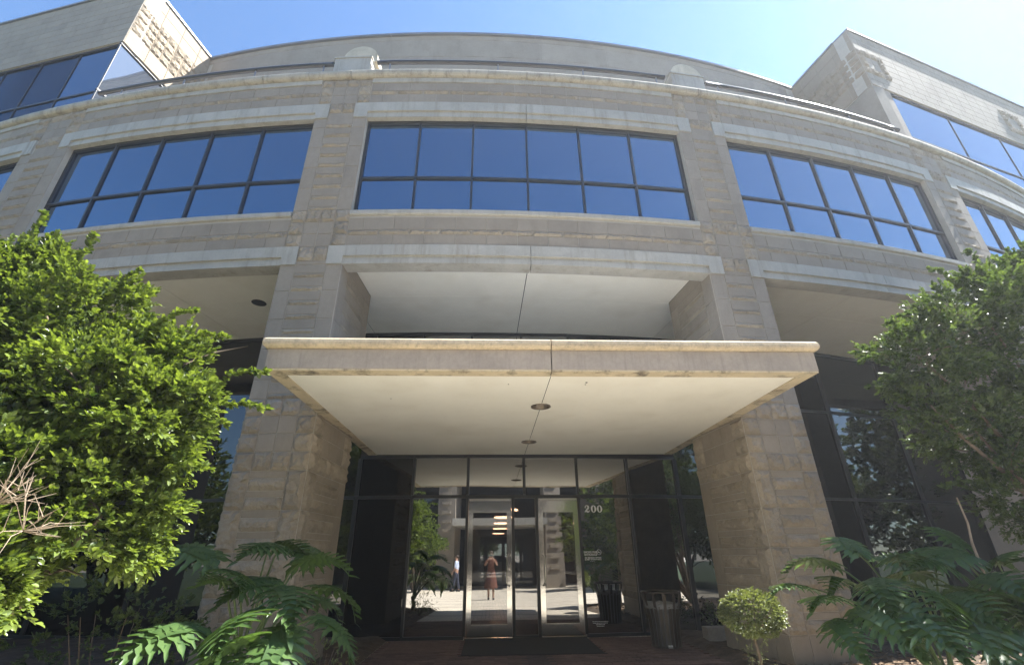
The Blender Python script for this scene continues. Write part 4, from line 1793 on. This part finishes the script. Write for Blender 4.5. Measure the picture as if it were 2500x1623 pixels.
philodendron((3.55, 5.1, 0.03), [
    lf(.66, -.02, 5.0, 60, 12, .44), lf(.72, .0, 5.2, -20, 18, .46), lf(.80, -.01, 5.1, -60, 12, .50), lf(.88, -.01, 5.1, -80, 8, .50), lf(.74, -.05, 4.7, 160, 0, .52), lf(.82, -.06, 4.6, 190, -5, .54),
    lf(.90, -.07, 4.7, 210, -5, .50), lf(.66, -.08, 4.7, 120, -5, .44), lf(.70, -.10, 4.5, 175, -20, .50), lf(.78, -.11, 4.4, 170, -20, .54), lf(.60, -.06, 5.0, 95, 0, .38), lf(.64, -.12, 4.6, 150, -10, .42), lf(.74, -.08, 4.5, 205, -5, .46), lf(.84, -.03, 5.4, 20, 25, .42), lf(.68, -.05, 5.1, 130, 5, .42), lf(.86, -.13, 4.3, 200, -20, .50)],
    'philodendron with drooping cut leaves at the foot of the right pier')
philodendron((4.75, 5.3, 0.03), [
    lf(.92, .0, 5.2, 30, 15, .48), lf(1.0, -.02, 5.1, -50, 10, .50), lf(.96, -.05, 4.8, 165, 0, .54), lf(1.04, -.06, 4.7, 190, -10, .52), lf(.90, -.03, 4.9, 110, 5, .50), lf(1.0, -.10, 4.5, 180, -15, .54),
    lf(.92, -.11, 4.4, 160, -20, .52), lf(1.06, -.02, 5.2, -90, 10, .46), lf(.98, -.15, 4.3, 175, -25, .50), lf(.84, -.04, 5.0, 80, 5, .44), lf(.96, -.08, 4.6, 215, -10, .46), lf(1.02, -.13, 4.4, 165, -15, .46), lf(.88, -.08, 4.6, 150, -5, .46), lf(.94, .01, 5.4, -10, 30, .40), lf(1.10, -.10, 4.8, -140, -10, .50)],
    'philodendron with glossy sun flecked leaves at the far right corner')


# ------------------------------------------------------------------ what the glass reflects: the court behind the viewer
def opposite():
    t = thing('opposite_office_building', (-.6, -11.0, -.35), 'matching sandstone building with piers and canopy across the courtyard, mirrored in the glass', 'office building', rotz=PI)
    BASE[t] = Vector((0, 7.2, 0))
    for s in (-17.2, -10.12, -3.04, 4.86, 11.8, 18.9):
        P = sweep('pier', cyl, s - .56, s + .56, 2, rect(-1.65, -.01, 0, 11.1), M.smooth, t)
        for k in range(10):
            sweep('rough_block', cyl, s - .28, s + .28, 1, rect(-.02, .05, 1 + k * .545, 1.2 + k * .545), M.rough, P)
    for a, b in ((-16.6, -10.7), (-9.5, -3.6), (-2.48, 4.3), (5.42, 11.2), (12.4, 18.3)):
        P = sweep('spandrel', cyl, a, b, 8, rect(-.45, 0, 6.2, 7.4), M.lintel, t)
        sweep('spandrel', cyl, a, b, 8, rect(-.45, 0, 9.87, 11.1), M.lintel, t)
        sweep('window', cyl, a, b, 8, rect(-.2, -.15, 7.4, 9.87), M.glassd, t)
    sweep('cornice', cyl, -20.5, 22, 30, rect(-.6, .25, 11.12, 11.43), M.cornice, t)
    sweep('upper_wall', cyl, -20.5, 22, 30, rect(-6, -2.5, 11.0, 16.5), M.smooth, t)
    sweep('terrace_slab', cyl, -20.5, 22, 30, rect(-14, -.1, 10.4, 11.1), M.conc, t)
    sweep('soffit', cyl, -20.5, 22, 30, rect(-6, -.3, 6.46, 6.6), M.conc, t)
    sweep('glass_wall', cyl, -20.5, 22, 30, rect(-3.7, -3.5, 0, 6.46), M.glassd, t)
    mb = MB()
    mb.box(-3.3, 3.3, 5.3, 10.6, 3.46, 3.87)
    mb.build('canopy', M.lintel, t)


opposite()


def copy_tree(src, loc, rot, sc, label, group):
    c = src.copy()
    COL.objects.link(c)
    c.location = loc
    c.rotation_euler.z = rot
    c.scale = (sc, sc, sc)
    c['label'] = label
    c['group'] = group
    for ch in src.children:
        k = ch.copy()
        COL.objects.link(k)
        k.parent = c
    return c


bgb = [(0, 0, 2.9, 1.2, 1.2, 1.0), (.8, .3, 2.2, .9, .9, .8), (-.8, -.2, 2.1, .95, .9, .8), (0, .4, 3.8, .8, .8, .7), (.2, -.7, 2.0, .8, .8, .7)]
bgb = [(x - 5.6, y - 6.8, z - .26, rx, ry, rz) for x, y, z, rx, ry, rz in bgb]
bgt = tree('courtyard_tree', bgb, (-5.6, -6.8, -.26), 'leafy tree across the courtyard whose reflection shows left of the doors', 'tree', 300, .10, M.leaf, 71, group='trees across the courtyard', per=10)
copy_tree(bgt, (4.6, -7.0, -.26), 2.0, 1.05, 'leafy tree across the courtyard reflected behind the white house number', 'trees across the courtyard')
copy_tree(bgt, (9.5, -4.0, -.2), 4.0, 1.5, 'large courtyard tree reflected in the dark glass on the right', 'trees across the courtyard')
copy_tree(bgt, (-10.5, -5.0, -.22), 1.0, 1.3, 'courtyard tree reflected at the far left of the glass', 'trees across the courtyard')
copy_tree(bgt, (14.5, -5.5, -.2), 5.2, 1.7, 'courtyard tree furthest to the right across the court', 'trees across the courtyard')
for k, (x, y, sc, rr, lb2) in enumerate([(-17, -9, 3.0, 1.2, 'broad tall tree at the left end of the courtyard'), (-25, 1, 3.2, 2.2, 'tall tree standing off the left wing'), (18.5, -10, 3.0, .3, 'broad tall tree at the right end of the courtyard'),
                                     (21, -1, 2.6, 4.1, 'tall tree to the right between courtyard and wing'), (-15, -4, 1.9, 3.0, 'middling tree left of the courtyard lawn'), (11.5, -9.5, 2.3, 5.5, 'middling tree right of the opposite canopy'),
                                     (15.5, 6.4, 1.9, 2.6, 'dense tree just outside the right end of the facade'), (22, 2.5, 2.8, .9, 'tall tree far out to the right of the right wing'), (19, 10.5, 2.2, 1.9, 'tree close to the wall of the right wing'),
                                     (-15.5, 6.0, 1.9, .6, 'dense tree just outside the left end of the facade'), (-23, 3, 2.9, 3.5, 'tall tree far out to the left of the left wing'), (-20, 10.5, 2.2, 5.1, 'tree close to the wall of the left wing')]):
    copy_tree(bgt, (x, y, gz(y) - .75 * sc), rr, sc, lb2, 'trees across the courtyard')
copy_tree(bgt, (-1.6, 44, 0), .4, 1.3, 'tree beyond the lobby seen through the left door', 'trees behind the building')
copy_tree(bgt, (2.6, 45, 0), 3.4, 1.4, 'tree beyond the lobby seen through the right door', 'trees behind the building')


# ------------------------------------------------------------------ people
def skin_body(name, joints, edges, radii, m, parent, base, sub=2):
    me = bpy.data.meshes.new(name)
    me.from_pydata(joints, edges, [])
    o = bpy.data.objects.new(name, me)
    COL.objects.link(o)
    sk = o.modifiers.new('skin', 'SKIN')
    for i, r in enumerate(radii):
        v = me.skin_vertices[0].data[i]
        v.radius = r if isinstance(r, tuple) else (r, r)
        v.use_root = (i == 0)
    sb = o.modifiers.new('sub', 'SUBSURF')
    sb.levels = sb.render_levels = sub
    dg = bpy.context.evaluated_depsgraph_get()
    dg.update()
    m2 = bpy.data.meshes.new_from_object(o.evaluated_get(dg))
    bpy.data.objects.remove(o)
    m2.materials.clear()
    m2.materials.append(m)
    m2.polygons.foreach_set('use_smooth', [True] * len(m2.polygons))
    return link(name, m2, parent, base)


def ellipsoid(mb, c, r, n=14):
    rows = [(r[0] * sin(PI * i / n), -cos(PI * i / n) * r[2]) for i in range(n + 1)]
    k = len(mb.v)
    N_ = 16
    for a, z in rows:
        for j in range(N_):
            t = 2 * PI * j / N_
            mb.v.append((c[0] + max(a, 1e-4) * cos(t), c[1] + max(a, 1e-4) * sin(t) * r[1] / r[0], c[2] + z))
    for i in range(n):
        for j in range(N_):
            mb.f.append((k + i * N_ + j, k + i * N_ + (j + 1) % N_, k + (i + 1) * N_ + (j + 1) % N_, k + (i + 1) * N_ + j))
            mb.mi.append(0)


def hand(mb, p, d, up):
    """palm and five curled fingers"""
    p, d, up = Vector(p), Vector(d).normalized(), Vector(up).normalized()
    s = d.cross(up).normalized()
    mb.tube([p - d * .01, p + d * .04, p + d * .085], [.022, .030, .026], 7)
    for i, l in enumerate((.070, .080, .075, .060)):
        q = p + d * .08 + s * (.024 - .016 * i)
        mb.tube([q, q + d * l * .5, q + d * l * .8 - up * l * .35, q + d * l * .85 - up * l * .6], [.009, .0085, .008, .006], 6)
    q = p + d * .03 + s * .028
    mb.tube([q, q + s * .025 + d * .02, q + s * .03 + d * .05], [.011, .010, .008], 6)


def person(loc, rotz, label, arms, skirt, top, legm, walk, hair, h=1.0):
    t = thing('person', loc, label, 'person', rotz=rotz)
    BASE[t] = Vector((0, 0, 0))
    # faces -Y... local +Y is forward
    st_ = walk
    J = [(0, 0, .98), (0, 0, 1.15), (0, .01, 1.32), (0, 0, 1.44), (0, .01, 1.52), (0, .02, 1.60), (0, .02, 1.70)]
    E = [(0, 1), (1, 2), (2, 3), (3, 4), (4, 5), (5, 6)]
    Rr = [(.15, .11), (.13, .10), (.16, .11), (.10, .08), .052, (.072, .088), (.062, .075)]
    for sg in (-1, 1):
        k = len(J)
        J += [(sg * .09, 0, .92), (sg * .10, sg * st_ * .5 + .02, .52), (sg * .10, sg * st_, .09), (sg * .105, sg * st_ + .10, .035)]
        Rr += [.085, .058, .038, (.040, .028)]
        E += [(0, k), (k, k + 1), (k + 1, k + 2), (k + 2, k + 3)]
        k = len(J)
        el, wr = arms[0 if sg < 0 else 1]
        J += [(sg * .17, 0, 1.40), el, wr]
        Rr += [.050, .038, .026]
        E += [(3, k), (k, k + 1), (k + 1, k + 2)]
    b = skin_body('body', J, E, Rr, M.skin, t, (0, 0, 0))
    mb = MB()
    for sg in (-1, 1):
        el, wr = Vector(arms[0 if sg < 0 else 1][0]), Vector(arms[0 if sg < 0 else 1][1])
        hand(mb, wr, (wr - el), (0, 1, .2))
    mb.tube([(0, .10, 1.645), (0, .118, 1.625), (0, .108, 1.61)], [.008, .014, .010], 6)          # nose
    for sg in (-1, 1):
        mb.tube([(sg * .075, .02, 1.66), (sg * .086, .012, 1.64), (sg * .078, .02, 1.61)], .010, 6)   # ear
    mb.build('hands', M.skin, t, smooth=True)
    mb = MB()
    for sg in (-1, 1):
        ellipsoid(mb, (sg * .03, .098, 1.655), (.012, .008, .008), 6)
    mb.build('eyes', M.black, t)
    mb = MB()
    mb.tube([(-.022, .104, 1.582), (0, .110, 1.580), (.022, .104, 1.582)], .005, 5)
    mb.build('mouth', M.dress, t)
    mb = MB()
    ellipsoid(mb, (0, -.005, 1.685), (.088, .100, .085))
    if hair > 1:
        ellipsoid(mb, (0, -.07, 1.60), (.085, .06, .15))
    mb.build('hair', M.hair, t, smooth=True)
    # clothes
    q = MB()
    if skirt:
        rows = [(.150, .115, .0, 1.18), (.145, .11, 0, 1.10), (.185, .15, 0, .95), (.23, .19, 0, .70), (.28, .23, 0, .42)]
    else:
        rows = []
    N_ = 40
    if rows:
        for rx, ry, _, z in rows:
            for j in range(N_):
                tt = 2 * PI * j / N_
                fo = 1 + .05 * sin(tt * 9) * (1.2 - z)
                q.v.append((rx * fo * cos(tt), ry * fo * sin(tt), z))
        for i in range(len(rows) - 1):
            for j in range(N_):
                q.f.append((i * N_ + j, i * N_ + (j + 1) % N_, (i + 1) * N_ + (j + 1) % N_, (i + 1) * N_ + j))
                q.mi.append(0)
        q.build('skirt', legm, t, smooth=True)
    else:
        for sg in (-1, 1):
            skin_body('trouser_leg', [(sg * .085, 0, .98), (sg * .10, sg * st_ * .5 + .02, .52), (sg * .10, sg * st_, .10)], [(0, 1), (1, 2)], [.108, .080, .062], legm, t, (0, 0, 0), 1)
    Js = [(0, 0, .96), (0, 0, 1.15), (0, .01, 1.32), (0, 0, 1.43)]
    Es = [(0, 1), (1, 2), (2, 3)]
    Rs = [(.165, .125), (.145, .115), (.172, .125), (.12, .095)]
    for sg in (-1, 1):
        k = len(Js)
        el, wr = Vector(arms[0 if sg < 0 else 1][0]), Vector(arms[0 if sg < 0 else 1][1])
        Js += [(sg * .175, 0, 1.40), tuple(Vector((sg * .175, 0, 1.40)).lerp(el, .6)), tuple(el)]
        Rs += [.062, .056, .050]
        Es += [(3, k), (k, k + 1), (k + 1, k + 2)]
    skin_body('shirt', Js, Es, Rs, top, t, (0, 0, 0))
    q = MB()
    for sg in (-1, 1):
        yy = sg * st_
        q.tube([(sg * .10, yy - .06, .035), (sg * .10, yy + .05, .045), (sg * .105, yy + .17, .03)], [.042, .046, .034], 8)
    q.build('shoes', M.black, t, smooth=True)
    return t


wz = gz(-.3)
w_ = person((-.67, -.36, wz), 0, 'woman in a rust brown dress taking the photo, mirrored in the door glass', [((-.26, .16, 1.22), (-.07, .26, 1.50)), ((.26, .16, 1.22), (.07, .26, 1.50))], True, M.dress, M.dress, .03, 2)
mb = MB()
mb.box(-.078, .078, .315, .323, EYE - wz - .037, EYE - wz + .037)
mb.build('mobile_phone', M.black, None, (-.67, -.36, wz))
ph_ = bpy.data.objects['mobile_phone']
tag(ph_, 'dark phone held up in front of the face of the woman in the brown dress', 'phone')
person((-3.5, -8.6, gz(-8.6)), rad(95), 'man in a light blue shirt and navy trousers walking, mirrored left of the doors', [((-.22, -.06, 1.14), (-.20, .06, .92)), ((.22, .04, 1.14), (.20, .16, .93))], False, M.shirt, M.navy, .14, 1)

# bench behind the man
bn = thing('bench', (-5.0, -9.6, gz(-9.6)), 'plain wooden bench by the pier across the courtyard', 'bench')
for k in range(4):
    q = MB()
    q.box(-.75, .75, -.22 + k * .115, -.12 + k * .115, .42, .455)
    q.build('seat_slat', M.twig, bn, (-5.0, -9.6, gz(-9.6)))
for x in (-.6, .6):
    q = MB()
    q.box(x - .04, x + .04, -.2, .2, 0, .42)
    q.build('leg', M.conc, bn, (-5.0, -9.6, gz(-9.6)))


# white car beyond the lobby
def car(loc, label):
    t = thing('parked_car', loc, label, 'car')
    prof = [(-2.2, .35), (-2.25, .62), (-2.1, .88), (-1.45, .98), (-.75, 1.40), (.55, 1.45), (1.35, 1.05), (2.05, .92), (2.25, .70), (2.22, .35)]
    n = len(prof)
    vs = []
    for y, k in ((-.86, 1), (-.88, 1), (.88, 1), (.86, 1)):
        for x, z in prof:
            yy = y * (1 if z < 1.0 else .82)
            vs.append((x, yy, z))
    q = MB()
    fs = [tuple(range(n))] + [(i * n + j, i * n + (j + 1) % n, (i + 1) * n + (j + 1) % n, (i + 1) * n + j) for i in range(3) for j in range(n)] + [tuple(3 * n + j for j in reversed(range(n)))]
    q.add(vs, fs)
    q.build('body', M.carp, t, loc)
    for y in (-.80, .80):
        q = MB()
        y2 = y + (-.03 if y < 0 else .03)
        for tri in ([(-1.25, 1.0), (-.68, 1.34), (-.10, 1.38), (-.10, 1.0)], [(-.02, 1.0), (-.02, 1.38), (.50, 1.38), (1.15, 1.02)]):
            q.add([(x, y2 if z < 1.1 else y2 * .88, z) for x, z in tri], [(0, 1, 2, 3)])
        q.build('side_window', M.glassd, t, loc)
    for x in (-1.4, 1.4):
        for y in (-.80, .80):
            w = MB()
            w.tube([(x, y - .11, .32), (x, y + .11, .32)], .32, 22)
            wo_ = w.build('wheel', M.tyre, t, loc)
            r = MB()
            r.tube([(x, y - .12, .32), (x, y + .12, .32)], .19, 12)
            r.build('rim', M.steel, wo_)


car((-.4, 38.5, .0), 'white car parked beyond the lobby, seen through the left glass door')


# ------------------------------------------------------------------ thin volume added to stand in for lens glare
hz_ = bpy.data.materials.new('lens glare veil')
hz_.use_nodes = True
n_ = hz_.node_tree
n_.nodes.remove(n_.nodes['Principled BSDF'])
pv = n_.nodes.new('ShaderNodeVolumePrincipled')
pv.inputs['Color'].default_value = (.92, .95, 1, 1)
pv.inputs['Density'].default_value = .0020
pv.inputs['Anisotropy'].default_value = .42
n_.links.new(pv.outputs[0], n_.nodes['Material Output'].inputs['Volume'])
hb = MB()
hb.box(-95, 95, -95, 70, -1.6, 21)
ho = hb.build('glare_veil', hz_)
tag(ho, kind='stuff')
S.cycles.volume_bounces = 0
